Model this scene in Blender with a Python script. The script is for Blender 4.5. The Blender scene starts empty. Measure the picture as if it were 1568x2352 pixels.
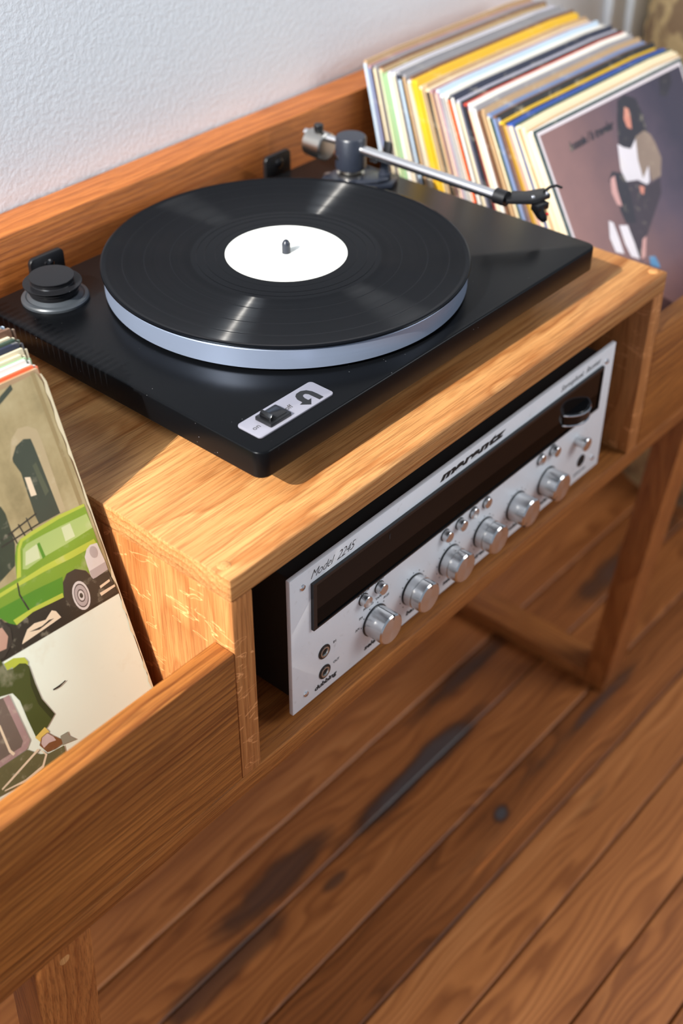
import bpy, bmesh, math, random
from mathutils import Vector, Matrix, Euler

random.seed(7)
R = math.radians
scene = bpy.context.scene
col = scene.collection
FLOOR = -0.675            # scene is laid out from the console top (z = 0); all is lifted by 0.675 at the end

# ------------------------------------------------------------------ camera
cam_d = bpy.data.cameras.new('camera')
cam = bpy.data.objects.new('camera', cam_d)
col.objects.link(cam)
cr = Vector((0.65260848, -0.75768301, 0.00431657))
cu = Vector((0.46572454, 0.40561916, 0.78649459))
cf = Vector((0.59766447, 0.51126271, -0.61758207))
m = Matrix((cr, cu, -cf)).transposed().to_4x4()
m.translation = Vector((-0.42118, -0.45482, 0.541))
cam.matrix_world = m
cam_d.sensor_fit = 'VERTICAL'
cam_d.sensor_height = 36.0
cam_d.sensor_width = 24.0
cam_d.lens = 2906.6 / 2352 * 36.0
cam_d.clip_start = 0.02
cam_d.dof.use_dof = True
cam_d.dof.focus_distance = 0.93
cam_d.dof.aperture_fstop = 4.0
scene.camera = cam

# ------------------------------------------------------------------ light
world = bpy.data.worlds.new('world')
scene.world = world
world.use_nodes = True
wb = world.node_tree.nodes['Background']
wb.inputs['Color'].default_value = (0.70, 0.83, 1.0, 1)
wb.inputs['Strength'].default_value = 0.40

SUN_EL, SUN_AZ = 36.5, 0.3
sd = bpy.data.lights.new('sun', 'SUN')
sd.energy = 7.2
sd.angle = R(0.27)
sd.color = (1.0, 0.94, 0.85)
sun = bpy.data.objects.new('sun', sd)
col.objects.link(sun)
sdir = Vector((math.cos(R(SUN_EL)) * math.cos(R(SUN_AZ)), math.cos(R(SUN_EL)) * math.sin(R(SUN_AZ)), -math.sin(R(SUN_EL))))
sun.rotation_euler = sdir.to_track_quat('-Z', 'Y').to_euler()
sun.location = (-3, 0, 3)


def area(name, loc, target, sx, sy, power, color):
    d = bpy.data.lights.new(name, 'AREA')
    d.shape = 'RECTANGLE'
    d.size, d.size_y = sx, sy
    d.energy = power
    d.color = color
    o = bpy.data.objects.new(name, d)
    col.objects.link(o)
    o.location = loc
    o.rotation_euler = (Vector(target) - Vector(loc)).to_track_quat('-Z', 'Y').to_euler()
    return o


area('window_daylight', (-1.19, 0.15, 1.10), (0.3, 0.05, 0.0), 0.42, 1.25, 38, (0.80, 0.89, 1.0))
area('room_window_daylight', (1.7, -1.75, 1.2), (0.35, 0.2, 0.0), 1.1, 1.5, 32, (0.96, 0.98, 1.0))

scene.view_settings.view_transform = 'Standard'
scene.view_settings.look = 'None'
scene.view_settings.gamma = 1.0
scene.view_settings.use_curve_mapping = False
scene.view_settings.exposure = 0.0


# ------------------------------------------------------------------ helpers
def srgb(r, g, b):
    f = lambda c: (c / 255) / 12.92 if c / 255 <= 0.04045 else ((c / 255 + 0.055) / 1.055) ** 2.4
    return (f(r), f(g), f(b), 1.0)


class NT:
    """small node-tree builder"""
    def __init__(self, name):
        self.m = bpy.data.materials.new(name)
        self.m.use_nodes = True
        self.t = self.m.node_tree
        self.t.nodes.clear()
        self.out = self.n('ShaderNodeOutputMaterial')
        self.b = self.n('ShaderNodeBsdfPrincipled')
        self.l(self.b.outputs[0], self.out.inputs[0])

    def n(self, kind, **kw):
        x = self.t.nodes.new(kind)
        for k, v in kw.items():
            setattr(x, k, v)
        return x

    def l(self, a, b):
        self.t.links.new(a, b)

    def put(self, sock, v):
        if hasattr(v, 'is_linked') or isinstance(v, bpy.types.NodeSocket):
            self.l(v, sock)
        else:
            sock.default_value = v

    def math(self, op, a, b=0.0, c=None):
        x = self.n('ShaderNodeMath', operation=op)
        self.put(x.inputs[0], a)
        self.put(x.inputs[1], b)
        if c is not None:
            self.put(x.inputs[2], c)
        return x.outputs[0]

    def noise(self, vec, scale=1.0, detail=3.0, rough=0.55, dist=0.0):
        x = self.n('ShaderNodeTexNoise')
        self.l(vec, x.inputs['Vector'])
        x.inputs['Scale'].default_value = scale
        x.inputs['Detail'].default_value = detail
        x.inputs['Roughness'].default_value = rough
        x.inputs['Distortion'].default_value = dist
        return x.outputs['Fac']

    def scale(self, vec, s, off=None):
        x = self.n('ShaderNodeMapping')
        self.l(vec, x.inputs['Vector'])
        x.inputs['Scale'].default_value = s
        if off is not None:
            self.put(x.inputs['Location'], off)
        return x.outputs[0]

    def ramp(self, fac, stops, interp='LINEAR'):
        x = self.n('ShaderNodeValToRGB')
        x.color_ramp.interpolation = interp
        e = x.color_ramp.elements
        while len(e) < len(stops):
            e.new(0.5)
        for i, (p, c) in enumerate(stops):
            e[i].position = p
            e[i].color = c if len(c) == 4 else (*c, 1)
        self.l(fac, x.inputs[0])
        return x.outputs[0]

    def mix(self, fac, a, b, blend='MIX'):
        x = self.n('ShaderNodeMix', data_type='RGBA', blend_type=blend)
        self.put(x.inputs[0], fac)
        self.put(x.inputs[6], a)
        self.put(x.inputs[7], b)
        return x.outputs[2]

    def bump(self, h, strength=0.2, dist=0.001):
        x = self.n('ShaderNodeBump')
        x.inputs['Strength'].default_value = strength
        x.inputs['Distance'].default_value = dist
        self.l(h, x.inputs['Height'])
        self.l(x.outputs[0], self.b.inputs['Normal'])

    def coord(self):
        return self.n('ShaderNodeTexCoord').outputs['Object']

    def set(self, **kw):
        for k, v in kw.items():
            self.put(self.b.inputs[k.replace('_', ' ')], v)


def plain(name, c, rough=0.5, metal=0.0, **kw):
    t = NT(name)
    t.set(Base_Color=c, Roughness=rough, Metallic=metal, **kw)
    return t.m


def oak(name, axis, light, dark, fleck=0.0, seed=0.0, pith=(0.02, 0.07), knots=0.0):
    t = NT(name)
    c = t.coord()
    rnd = t.n('ShaderNodeObjectInfo').outputs['Random']
    sep = t.n('ShaderNodeSeparateXYZ')
    t.l(c, sep.inputs[0])
    o = {'X': (0, 1, 2), 'Y': (1, 0, 2), 'Z': (2, 0, 1)}[axis]
    comb = t.n('ShaderNodeCombineXYZ')
    t.l(t.math('ADD', sep.outputs[o[0]], t.math('MULTIPLY', rnd, 3.7)), comb.inputs[0])
    t.l(t.math('ADD', sep.outputs[o[1]], t.math('MULTIPLY_ADD', rnd, 0.3, seed)), comb.inputs[1])
    t.l(sep.outputs[o[2]], comb.inputs[2])
    v = comb.outputs[0]
    warp = t.noise(t.scale(v, (2.2, 9, 9)), 1, 2)
    warp2 = t.noise(t.scale(v, (9, 30, 30)), 1, 2)
    s2 = t.n('ShaderNodeSeparateXYZ')
    t.l(v, s2.inputs[0])
    yy = t.math('ADD', t.math('ADD', s2.outputs[1], -pith[0] - seed), t.math('MULTIPLY', warp, 0.085))
    zz = t.math('ADD', t.math('ADD', s2.outputs[2], pith[1]), t.math('MULTIPLY', warp2, 0.012))
    rr = t.math('SQRT', t.math('ADD', t.math('MULTIPLY', yy, yy), t.math('MULTIPLY', zz, zz)))
    ring = t.math('FRACT', t.math('MULTIPLY', rr, 165.0))
    ringc = t.ramp(ring, [(0.0, (0.05,) * 3), (0.12, (0.95,) * 3), (0.55, (0.75,) * 3), (0.9, (0.35,) * 3), (1.0, (0.05,) * 3)])
    tone = t.noise(t.scale(v, (2.0, 42, 42)), 1, 4, 0.6)
    broad = t.noise(t.scale(v, (1.2, 11, 11)), 1, 2)
    pores = t.noise(t.scale(v, (26, 900, 900)), 1, 3, 0.6)
    porem = t.ramp(pores, [(0.0, (1,) * 3), (0.40, (1,) * 3), (0.50, (0,) * 3)])
    f = t.math('ADD', t.math('MULTIPLY', ringc, 0.34), t.math('ADD', t.math('MULTIPLY', tone, 0.50), t.math('MULTIPLY', broad, 0.42)))
    fine = t.noise(t.scale(v, (7, 420, 420)), 1, 3, 0.6)
    f = t.math('ADD', t.math('SUBTRACT', f, 0.62), t.math('MULTIPLY', fine, 0.75))
    base = t.ramp(f, [(0.10, dark), (0.5, tuple((a + b) / 2 for a, b in zip(light, dark))), (0.85, light)])
    pm = t.math('MULTIPLY', porem, 0.42)
    base = t.mix(pm, base, tuple(x * 0.45 for x in dark[:3]) + (1,))
    if fleck:
        fl = t.noise(t.scale(v, (120, 34, 34)), 1, 2, 0.5, 0.9)
        flm = t.ramp(fl, [(0.615, (0,) * 3), (0.635, (1,) * 3), (0.645, (1,) * 3), (0.665, (0,) * 3)])
        fl2 = t.noise(t.scale(v, (14, 10, 10)), 1, 1)
        fm = t.math('MULTIPLY', t.math('MULTIPLY', flm, fl2), fleck)
        base = t.mix(fm, base, tuple(min(1, x * 1.5 + 0.05) for x in light[:3]) + (1,))
    t.set(Base_Color=base, Roughness=t.math('MULTIPLY_ADD', tone, 0.2, 0.36))
    t.b.inputs['Specular IOR Level'].default_value = 0.35
    t.bump(t.math('SUBTRACT', tone, t.math('MULTIPLY', porem, 0.7)), 0.25, 0.0006)
    return t.m


def finish(me, smooth=35):
    for p in me.polygons:
        p.use_smooth = True
    me.set_sharp_from_angle(angle=R(smooth))


def obj(name, bm, mat, parent=None, smooth=35):
    me = bpy.data.meshes.new(name)
    bm.normal_update()
    bm.to_mesh(me)
    bm.free()
    finish(me, smooth)
    for x in (mat if isinstance(mat, (list, tuple)) else [mat]):
        me.materials.append(x)
    o = bpy.data.objects.new(name, me)
    col.objects.link(o)
    o.parent = parent
    return o


def tag(o, label=None, cat=None, group=None, kind=None):
    if label: o['label'] = label
    if cat: o['category'] = cat
    if group: o['group'] = group
    if kind: o['kind'] = kind
    return o


def thing(name, label, cat, loc=(0, 0, 0), rot=(0, 0, 0), group=None):
    o = bpy.data.objects.new(name, None)
    o.empty_display_size = 0.05
    col.objects.link(o)
    o.location = loc
    o.rotation_euler = rot
    return tag(o, label, cat, group)


def box(x0, x1, y0, y1, z0, z1, bev=0.0, seg=2, bm=None):
    b = bmesh.new()
    bmesh.ops.create_cube(b, size=1)
    for v in b.verts:
        v.co = Vector((x0 + (v.co.x + .5) * (x1 - x0), y0 + (v.co.y + .5) * (y1 - y0), z0 + (v.co.z + .5) * (z1 - z0)))
    if bev:
        bmesh.ops.bevel(b, geom=list(b.edges), offset=bev, segments=seg, profile=0.5, affect='EDGES')
    if bm is not None:
        me = bpy.data.meshes.new('tmp'); b.to_mesh(me); b.free(); bm.from_mesh(me); bpy.data.meshes.remove(me)
        return bm
    return b


def prism(pts, a0, a1, plane='XY', bev=0.0, bm=None):
    """extrude a polygon: plane XY -> along z ; XZ -> along y ; YZ -> along x"""
    b = bmesh.new() if bm is None else bm
    def P(p, h):
        return {'XY': (p[0], p[1], h), 'XZ': (p[0], h, p[1]), 'YZ': (h, p[0], p[1])}[plane]
    lo = [b.verts.new(P(p, a0)) for p in pts]
    hi = [b.verts.new(P(p, a1)) for p in pts]
    n = len(pts)
    fs = [b.faces.new(lo[::-1]), b.faces.new(hi)]
    for i in range(n):
        fs.append(b.faces.new((lo[i], lo[(i + 1) % n], hi[(i + 1) % n], hi[i])))
    bmesh.ops.recalc_face_normals(b, faces=fs)
    if bev and bm is None:
        es = [e for e in b.edges if len(e.link_faces) == 2 and e.calc_face_angle(0) > 0.6]
        bmesh.ops.bevel(b, geom=es, offset=bev, segments=2, profile=0.5, affect='EDGES')
    return b


def lathe(prof, c=(0, 0, 0), axis='Z', seg=48, bm=None):
    """prof: list of (radius, height); spun about axis through c"""
    b = bmesh.new() if bm is None else bm
    c = Vector(c)
    def P(r, h, a):
        x, y = r * math.cos(a), r * math.sin(a)
        return c + {'Z': Vector((x, y, h)), 'Y': Vector((x, h, y)), 'X': Vector((h, x, y))}[axis]
    rings = []
    for r, h in prof:
        if r < 1e-6:
            rings.append([b.verts.new(P(0, h, 0))])
        else:
            rings.append([b.verts.new(P(r, h, 2 * math.pi * i / seg)) for i in range(seg)])
    fs = []
    for A, B in zip(rings, rings[1:]):
        for i in range(seg):
            j = (i + 1) % seg
            q = [A[0]] if len(A) == 1 else [A[i], A[j]]
            q2 = [B[0]] if len(B) == 1 else [B[j], B[i]]
            if len(q) + len(q2) >= 3:
                fs.append(b.faces.new(q + q2))
    bmesh.ops.recalc_face_normals(b, faces=fs)
    return b


def tube(pts, rad, seg=12, bm=None, caps=True):
    b = bmesh.new() if bm is None else bm
    pts = [Vector(p) for p in pts]
    rads = rad if isinstance(rad, (list, tuple)) else [rad] * len(pts)
    up = Vector((0, 0, 1))
    rings = []
    for i, p in enumerate(pts):
        d = (pts[min(i + 1, len(pts) - 1)] - pts[max(i - 1, 0)]).normalized()
        s = d.cross(up)
        s = s.normalized() if s.length > 1e-4 else Vector((1, 0, 0))
        u = s.cross(d)
        rings.append([b.verts.new(p + (s * math.cos(a) + u * math.sin(a)) * rads[i]) for a in [2 * math.pi * k / seg for k in range(seg)]])
    fs = []
    for A, B in zip(rings, rings[1:]):
        for i in range(seg):
            j = (i + 1) % seg
            fs.append(b.faces.new((A[i], A[j], B[j], B[i])))
    if caps:
        fs.append(b.faces.new(rings[0][::-1])); fs.append(b.faces.new(rings[-1]))
    bmesh.ops.recalc_face_normals(b, faces=fs)
    return b


def rrect(x0, x1, y0, y1, r, n=6):
    out = []
    for cx, cy, a0 in ((x1 - r, y1 - r, 0), (x0 + r, y1 - r, 90), (x0 + r, y0 + r, 180), (x1 - r, y0 + r, 270)):
        for i in range(n + 1):
            a = R(a0 + 90 * i / n)
            out.append((cx + r * math.cos(a), cy + r * math.sin(a)))
    return out


def text(s, size, mat, parent, name, loc, frame='XZ', width=None, shear=0.0, bold=0.0, depth=0.00012, align='LEFT', space=1.0, rot=0.0):
    """lettering printed on a face. frame XZ: reads on a face looking -y ; XY: on a face looking +z"""
    cv = bpy.data.curves.new(name, 'FONT')
    cv.body = s
    cv.size = size
    cv.shear = shear
    cv.offset = bold
    cv.extrude = depth
    cv.align_x = align
    cv.space_character = space
    cv.resolution_u = 3
    tmp = bpy.data.objects.new('tmp', cv)
    col.objects.link(tmp)
    dg = bpy.context.evaluated_depsgraph_get()
    me = bpy.data.meshes.new_from_object(tmp.evaluated_get(dg))
    bpy.data.objects.remove(tmp)
    xs = [v.co.x for v in me.vertices]
    k = 1.0
    if width and xs:
        k = width / (max(xs) - min(xs))
    base = Matrix(((1, 0, 0), (0, 0, -1), (0, 1, 0))) if frame == 'XZ' else Matrix.Identity(3)
    rm = Matrix.Rotation(rot, 3, 'Z')
    for v in me.vertices:
        v.co = base @ (rm @ Vector((v.co.x * k, v.co.y, v.co.z))) + Vector(loc)
    me.name = name
    me.materials.clear()
    me.materials.append(mat)
    o = bpy.data.objects.new(name, me)
    col.objects.link(o)
    o.parent = parent
    return o


WORDS = ['front', 'second', 'third', 'fourth', 'fifth', 'sixth', 'seventh', 'eighth', 'ninth', 'tenth', 'eleventh', 'twelfth', 'thirteenth',
         'fourteenth', 'fifteenth', 'sixteenth', 'seventeenth', 'eighteenth', 'nineteenth']
TENS = {20: 'twenty', 30: 'thirty', 40: 'forty'}
TENTH = {20: 'twentieth', 30: 'thirtieth', 40: 'fortieth'}


def ordinal(i):           # 1-based
    if i < 20:
        return 'first' if i == 1 else WORDS[i - 1]
    t, u = i // 10 * 10, i % 10
    return TENTH[t] if u == 0 else TENS[t] + '-' + ('first' if u == 1 else WORDS[u - 1])


# ------------------------------------------------------------------ materials
OAK_L, OAK_D = srgb(182, 116, 56), srgb(118, 62, 23)
M = {}
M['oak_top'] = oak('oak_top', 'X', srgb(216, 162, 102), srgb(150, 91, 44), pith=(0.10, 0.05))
M['oak_x'] = oak('oak_x', 'X', OAK_L, OAK_D, seed=0.11, pith=(0.05, 0.12))
M['oak_front_shaded'] = oak('oak_front_shaded', 'X', srgb(192, 124, 58), srgb(108, 55, 17), seed=0.23, pith=(0.3, 0.10))  # same oak as the top, darkened so its colour carries the fronts' shade
M['oak_back'] = oak('oak_back', 'X', srgb(196, 120, 58), srgb(136, 72, 30), seed=0.31, pith=(0.0, 0.2))
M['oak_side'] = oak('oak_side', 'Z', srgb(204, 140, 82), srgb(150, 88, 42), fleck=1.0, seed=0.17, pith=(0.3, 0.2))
M['oak_leg'] = oak('oak_leg', 'Z', srgb(196, 126, 66), srgb(132, 70, 28), seed=0.05, pith=(0.1, 0.1))
M['oak_rail'] = oak('oak_rail', 'Y', srgb(196, 126, 66), srgb(132, 70, 28), seed=0.41, pith=(0.1, 0.1))
M['plug'] = oak('dowel_wood', 'Z', srgb(214, 160, 102), srgb(184, 126, 72), seed=0.6)


def floor_mat():
    t = NT('old_pine')
    c = t.coord()
    rnd = t.n('ShaderNodeObjectInfo').outputs['Random']
    sep = t.n('ShaderNodeSeparateXYZ'); t.l(c, sep.inputs[0])
    comb = t.n('ShaderNodeCombineXYZ')
    t.l(t.math('ADD', sep.outputs[0], t.math('MULTIPLY', rnd, 9.0)), comb.inputs[0])
    t.l(t.math('ADD', sep.outputs[1], t.math('MULTIPLY', rnd, 3.0)), comb.inputs[1])
    t.l(sep.outputs[2], comb.inputs[2])
    v = comb.outputs[0]
    w = t.noise(t.scale(v, (2.5, 14, 14)), 1, 2)
    s2 = t.n('ShaderNodeSeparateXYZ'); t.l(v, s2.inputs[0])
    g = t.math('FRACT', t.math('MULTIPLY', t.math('ADD', s2.outputs[1], t.math('MULTIPLY', w, 0.11)), 95.0))
    gl = t.ramp(g, [(0.0, (0.2,) * 3), (0.2, (1,) * 3), (0.7, (0.6,) * 3), (1.0, (0.1,) * 3)])
    tone = t.noise(t.scale(v, (1.6, 26, 26)), 1, 4, 0.6)
    f = t.math('ADD', t.math('MULTIPLY', gl, 0.28), t.math('MULTIPLY', tone, 0.75))
    f = t.math('ADD', f, t.math('MULTIPLY_ADD', rnd, 0.24, -0.16))
    base = t.ramp(f, [(0.12, srgb(92, 50, 22)), (0.45, srgb(146, 84, 40)), (0.70, srgb(182, 112, 58)), (0.95, srgb(212, 144, 86))])
    # blackened wear and old iron stains
    st = t.noise(t.scale(c, (4.5, 22, 1)), 1, 4, 0.6)
    stm = t.ramp(st, [(0.62, (0,) * 3), (0.78, (1,) * 3)])
    base = t.mix(t.math('MULTIPLY', stm, 0.6), base, srgb(38, 26, 20))
    grey = srgb(86, 84, 86)
    wob = t.noise(t.scale(c, (9, 9, 1)), 1, 3)
    rough = t.math('MULTIPLY_ADD', tone, 0.25, 0.30)
    for (x, y, a, b, rot_, amt, gc) in [(0.43, 0.145, 0.20, 0.020, 0.02, 0.95, 0.6), (0.19, 0.165, 0.11, 0.022, 0.0, 0.9, 0.1), (0.60, 0.20, 0.13, 0.018, 0.0, 0.85, 0.2),
                                    (0.44, 0.028, 0.018, 0.011, 0.3, 0.95, 0.9), (0.24, 0.115, 0.03, 0.010, 0, 0.8, 0.1), (0.66, 0.035, 0.20, 0.012, 0.0, 0.75, 0.3),
                                    (0.34, 0.31, 0.16, 0.02, 0.0, 0.8, 0.1), (0.97, 0.16, 0.2, 0.03, 0.0, 0.85, 0.2), (0.08, 0.13, 0.10, 0.018, 0.0, 0.8, 0.05)]:
        mp = t.n('ShaderNodeMapping', vector_type='TEXTURE')
        t.l(c, mp.inputs[0])
        mp.inputs['Location'].default_value = (x, y, FLOOR)
        mp.inputs['Rotation'].default_value = (0, 0, rot_)
        mp.inputs['Scale'].default_value = (a, b, 1.0)
        ln = t.n('ShaderNodeVectorMath', operation='LENGTH')
        t.l(mp.outputs[0], ln.inputs[0])
        d = t.math('ADD', ln.outputs['Value'], t.math('MULTIPLY_ADD', wob, 1.6, -0.8))
        mk = t.ramp(d, [(0.55, (1,) * 3), (0.95, (0,) * 3)])
        core = t.ramp(d, [(0.25, (1,) * 3), (0.6, (0,) * 3)])
        base = t.mix(t.math('MULTIPLY', mk, amt * 0.8), base, srgb(46, 34, 29))
        base = t.mix(t.math('MULTIPLY', core, gc), base, grey)
    t.set(Base_Color=base, Roughness=rough)
    t.bump(tone, 0.25, 0.002)
    return t.m


M['floor'] = floor_mat()
M['subfloor'] = plain('subfloor', srgb(30, 22, 18), 0.9)


def wall_mat():
    t = NT('wall_paint')
    c = t.coord()
    n1 = t.noise(c, 260, 2, 0.5)
    n2 = t.noise(c, 5, 2)
    t.set(Base_Color=t.mix(n2, srgb(230, 231, 233), srgb(238, 239, 240)), Roughness=0.6)
    t.bump(n1, 0.42, 0.0018)
    return t.m


M['wall'] = wall_mat()
M['white_trim'] = plain('white_trim', srgb(228, 228, 226), 0.4)


def speckled_black(name, base, rough, dust=0.0):
    t = NT(name)
    c = t.coord()
    bc = base
    if dust:
        vo = t.n('ShaderNodeTexVoronoi')
        t.l(t.scale(c, (1, 1, 1)), vo.inputs['Vector'])
        vo.inputs['Scale'].default_value = 190
        dm = t.ramp(vo.outputs['Distance'], [(0.045, (1,) * 3), (0.075, (0,) * 3)])
        n = t.ramp(t.noise(c, 26, 2), [(0.54, (0,) * 3), (0.66, (1,) * 3)])
        bc = t.mix(t.math('MULTIPLY', t.math('MULTIPLY', dm, n), dust), base, srgb(190, 190, 195))
    t.set(Base_Color=bc, Roughness=rough)
    t.b.inputs['Specular IOR Level'].default_value = 0.5
    t.b.inputs['IOR'].default_value = 1.22
    return t.m


M['plinth'] = speckled_black('black_satin_plinth', srgb(9, 10, 12), 0.28, 0.35)
M['black'] = plain('black_plastic', srgb(16, 16, 18), 0.38)
M['black_gloss'] = plain('black_gloss', srgb(12, 12, 14), 0.18)
M['pulley'] = speckled_black('pulley_black', srgb(28, 28, 30), 0.22, 0.8)
M['rubber'] = plain('black_rubber', srgb(18, 18, 18), 0.8)
M['blue_black'] = plain('anodised_black', srgb(34, 38, 48), 0.35)
M['grey_plastic'] = plain('grey_plastic', srgb(58, 62, 66), 0.35)


def metal(name, c, rough, brush=None, scale=600, aniso=0.0, amt=0.06):
    t = NT(name)
    t.set(Base_Color=c, Metallic=1.0, Roughness=rough)
    if brush:
        s = [scale] * 3
        s['XYZ'.index(brush)] = scale * 0.02
        n = t.noise(t.scale(t.coord(), tuple(s)), 1, 2)
        t.put(t.b.inputs['Roughness'], t.math('MULTIPLY_ADD', n, 0.25, rough - 0.12))
        t.put(t.b.inputs['Base Color'], t.mix(n, tuple(x * (1 - amt) for x in c[:3]) + (1,), c))
        t.bump(n, 0.08, 0.0004)
    return t.m


M['alu'] = metal('brushed_aluminium', srgb(214, 216, 220), 0.30, 'X')
M['badge'] = plain('badge_aluminium', srgb(150, 148, 158), 0.42, 0.3)
M['steel'] = metal('polished_steel', srgb(228, 228, 230), 0.26)
M['nickel'] = metal('brushed_nickel', srgb(190, 186, 180), 0.28)
M['chrome'] = metal('chrome', srgb(225, 225, 228), 0.07)


def platter_mat():
    t = NT('machined_platter')
    n = t.noise(t.scale(t.coord(), (3, 3, 900)), 1, 2)
    t.set(Base_Color=srgb(146, 158, 180), Metallic=0.55, Roughness=t.math('MULTIPLY_ADD', n, 0.2, 0.28))
    return t.m


M['platter'] = platter_mat()


def face_mat():
    t = NT('brushed_faceplate')
    c = t.coord()
    n = t.noise(t.scale(c, (40, 1, 2600)), 1, 2)
    n2 = t.noise(t.scale(c, (22, 1, 22)), 1, 4)
    grimy = t.ramp(t.noise(t.scale(c, (160, 1, 160)), 1, 3), [(0.62, (0,) * 3), (0.78, (1,) * 3)])
    b = t.mix(n2, srgb(222, 224, 228), srgb(236, 238, 241))
    b = t.mix(t.math('MULTIPLY', grimy, 0.25), b, srgb(150, 140, 128))
    t.set(Base_Color=b, Metallic=0.12, Roughness=t.math('MULTIPLY_ADD', n, 0.18, 0.36))
    t.bump(n, 0.10, 0.0004)
    return t.m


M['face'] = face_mat()


def spun_mat():
    t = NT('spun_aluminium')
    t.set(Base_Color=srgb(214, 214, 214), Metallic=1.0, Roughness=0.24)
    tg = t.n('ShaderNodeTangent', direction_type='RADIAL', axis='Y')
    t.l(tg.outputs[0], t.b.inputs['Tangent'])
    t.b.inputs['Anisotropic'].default_value = 0.75
    t.b.inputs['Anisotropic Rotation'].default_value = 0.25
    return t.m


M['spun'] = spun_mat()


def vinyl_mat():
    t = NT('vinyl')
    c = t.coord()
    sep = t.n('ShaderNodeSeparateXYZ'); t.l(c, sep.inputs[0])
    r = t.math('SQRT', t.math('ADD', t.math('MULTIPLY', sep.outputs[0], sep.outputs[0]), t.math('MULTIPLY', sep.outputs[1], sep.outputs[1])))
    comb = t.n('ShaderNodeCombineXYZ'); t.l(r, comb.inputs[0])
    bands = t.noise(comb.outputs[0], 130, 2)
    isg = t.ramp(t.math('MULTIPLY', r, 5.0), [(0.0, (0,) * 3), (0.388, (0,) * 3), (0.392, (1,) * 3), (0.728, (1,) * 3), (0.732, (0,) * 3)])
    gap = None
    for g in (0.0945, 0.1155, 0.1330):
        d = t.math('ABSOLUTE', t.math('SUBTRACT', r, g))
        k = t.math('LESS_THAN', d, 0.0005)
        gap = k if gap is None else t.math('MAXIMUM', gap, k)
    grooved = t.math('MULTIPLY', isg, t.math('SUBTRACT', 1.0, gap))
    t.set(Base_Color=srgb(7, 8, 11), Roughness=t.math('MULTIPLY_ADD', bands, 0.08, 0.14))
    t.put(t.b.inputs['IOR'], t.math('MULTIPLY_ADD', grooved, -0.07, 1.19))
    t.b.inputs['Specular Tint'].default_value = (0.80, 0.90, 1.0, 1)
    # the two slanted walls of the grooves, facing outward and inward
    rad = t.n('ShaderNodeCombineXYZ')
    t.l(t.math('DIVIDE', sep.outputs[0], r), rad.inputs[0])
    t.l(t.math('DIVIDE', sep.outputs[1], r), rad.inputs[1])
    geo = t.n('ShaderNodeNewGeometry')
    tg = t.n('ShaderNodeTangent', direction_type='RADIAL', axis='Z')
    cur = t.b.outputs[0]
    gc = t.math('MULTIPLY', t.math('MULTIPLY_ADD', bands, 0.012, 0.0014), grooved)
    for sgn in (1.0, -1.0):
        ma = t.n('ShaderNodeVectorMath', operation='MULTIPLY_ADD')
        t.l(rad.outputs[0], ma.inputs[0])
        ma.inputs[1].default_value = (sgn * 1.05,) * 3
        t.l(geo.outputs['Normal'], ma.inputs[2])
        nn = t.n('ShaderNodeVectorMath', operation='NORMALIZE')
        t.l(ma.outputs[0], nn.inputs[0])
        g = t.n('ShaderNodeBsdfAnisotropic')
        t.l(gc, g.inputs['Color'])
        g.inputs['Roughness'].default_value = 0.27
        g.inputs['Anisotropy'].default_value = 0.76
        g.inputs['Rotation'].default_value = 0.0
        t.l(nn.outputs[0], g.inputs['Normal'])
        t.l(tg.outputs[0], g.inputs['Tangent'])
        ad = t.n('ShaderNodeAddShader')
        t.l(cur, ad.inputs[0]); t.l(g.outputs[0], ad.inputs[1])
        cur = ad.outputs[0]
    t.l(cur, t.out.inputs[0])
    return t.m


M['vinyl'] = vinyl_mat()
M['label'] = plain('paper_label', srgb(238, 238, 230), 0.6)
M['label_ink'] = plain('label_ink', srgb(178, 180, 182), 0.6)
M['ink'] = plain('black_ink', srgb(20, 20, 22), 0.6)
M['ink_soft'] = plain('soft_ink', srgb(62, 60, 60), 0.6)
M['dial'] = plain('dial_glass_reflection', srgb(22, 14, 10), 0.10, Specular_IOR_Level=0.12)  # dial glass with a brown reflection painted into its colour
M['dial_black'] = plain('dial_black', srgb(2, 2, 2), 0.12, Specular_IOR_Level=0.06)
M['chassis'] = plain('receiver_black', srgb(9, 9, 9), 0.6)
M['red'] = plain('red_mark', srgb(200, 30, 40), 0.5)

# ------------------------------------------------------------------ room
floor = tag(obj('floor', box(-1.3, 2.6, -1.7, 0.46, FLOOR - 0.06, FLOOR - 0.02), M['subfloor']), kind='structure')
seams = [-1.65, -1.57, -1.487, -1.41, -1.33, -1.25, -1.17, -1.092, -1.012, -0.935, -0.855, -0.775, -0.70, -0.62, -0.545, -0.468, -0.393, -0.336, -0.258, -0.181, -0.095, -0.020, 0.057,
         0.137, 0.214, 0.292, 0.370, 0.448]
for i, (a, b) in enumerate(zip(seams, seams[1:])):
    xs = [-1.28]
    xs.append(xs[0] + random.uniform(0.15, 0.9) if abs(a) > 0.3 else [-0.75, 1.30, -0.55, 1.1][i % 4])
    while xs[-1] < 2.55:
        xs.append(min(2.58, xs[-1] + random.uniform(1.9, 2.6)))
    for x0, x1 in zip(xs, xs[1:]):
        if x1 - x0 > 0.02:
            dz = random.uniform(-0.0012, 0.0004)
            obj('floor_plank', box(x0 + 0.0008, x1 - 0.0008, a + 0.0013, b - 0.0013, FLOOR - 0.02, FLOOR + dz, 0.0016, 1), M['floor'], floor)

WALL_Y = 0.413
tag(obj('wall_back', box(-1.28, 2.6, WALL_Y, WALL_Y + 0.1, FLOOR - 0.02, 1.95), M['wall']), kind='structure')
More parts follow.
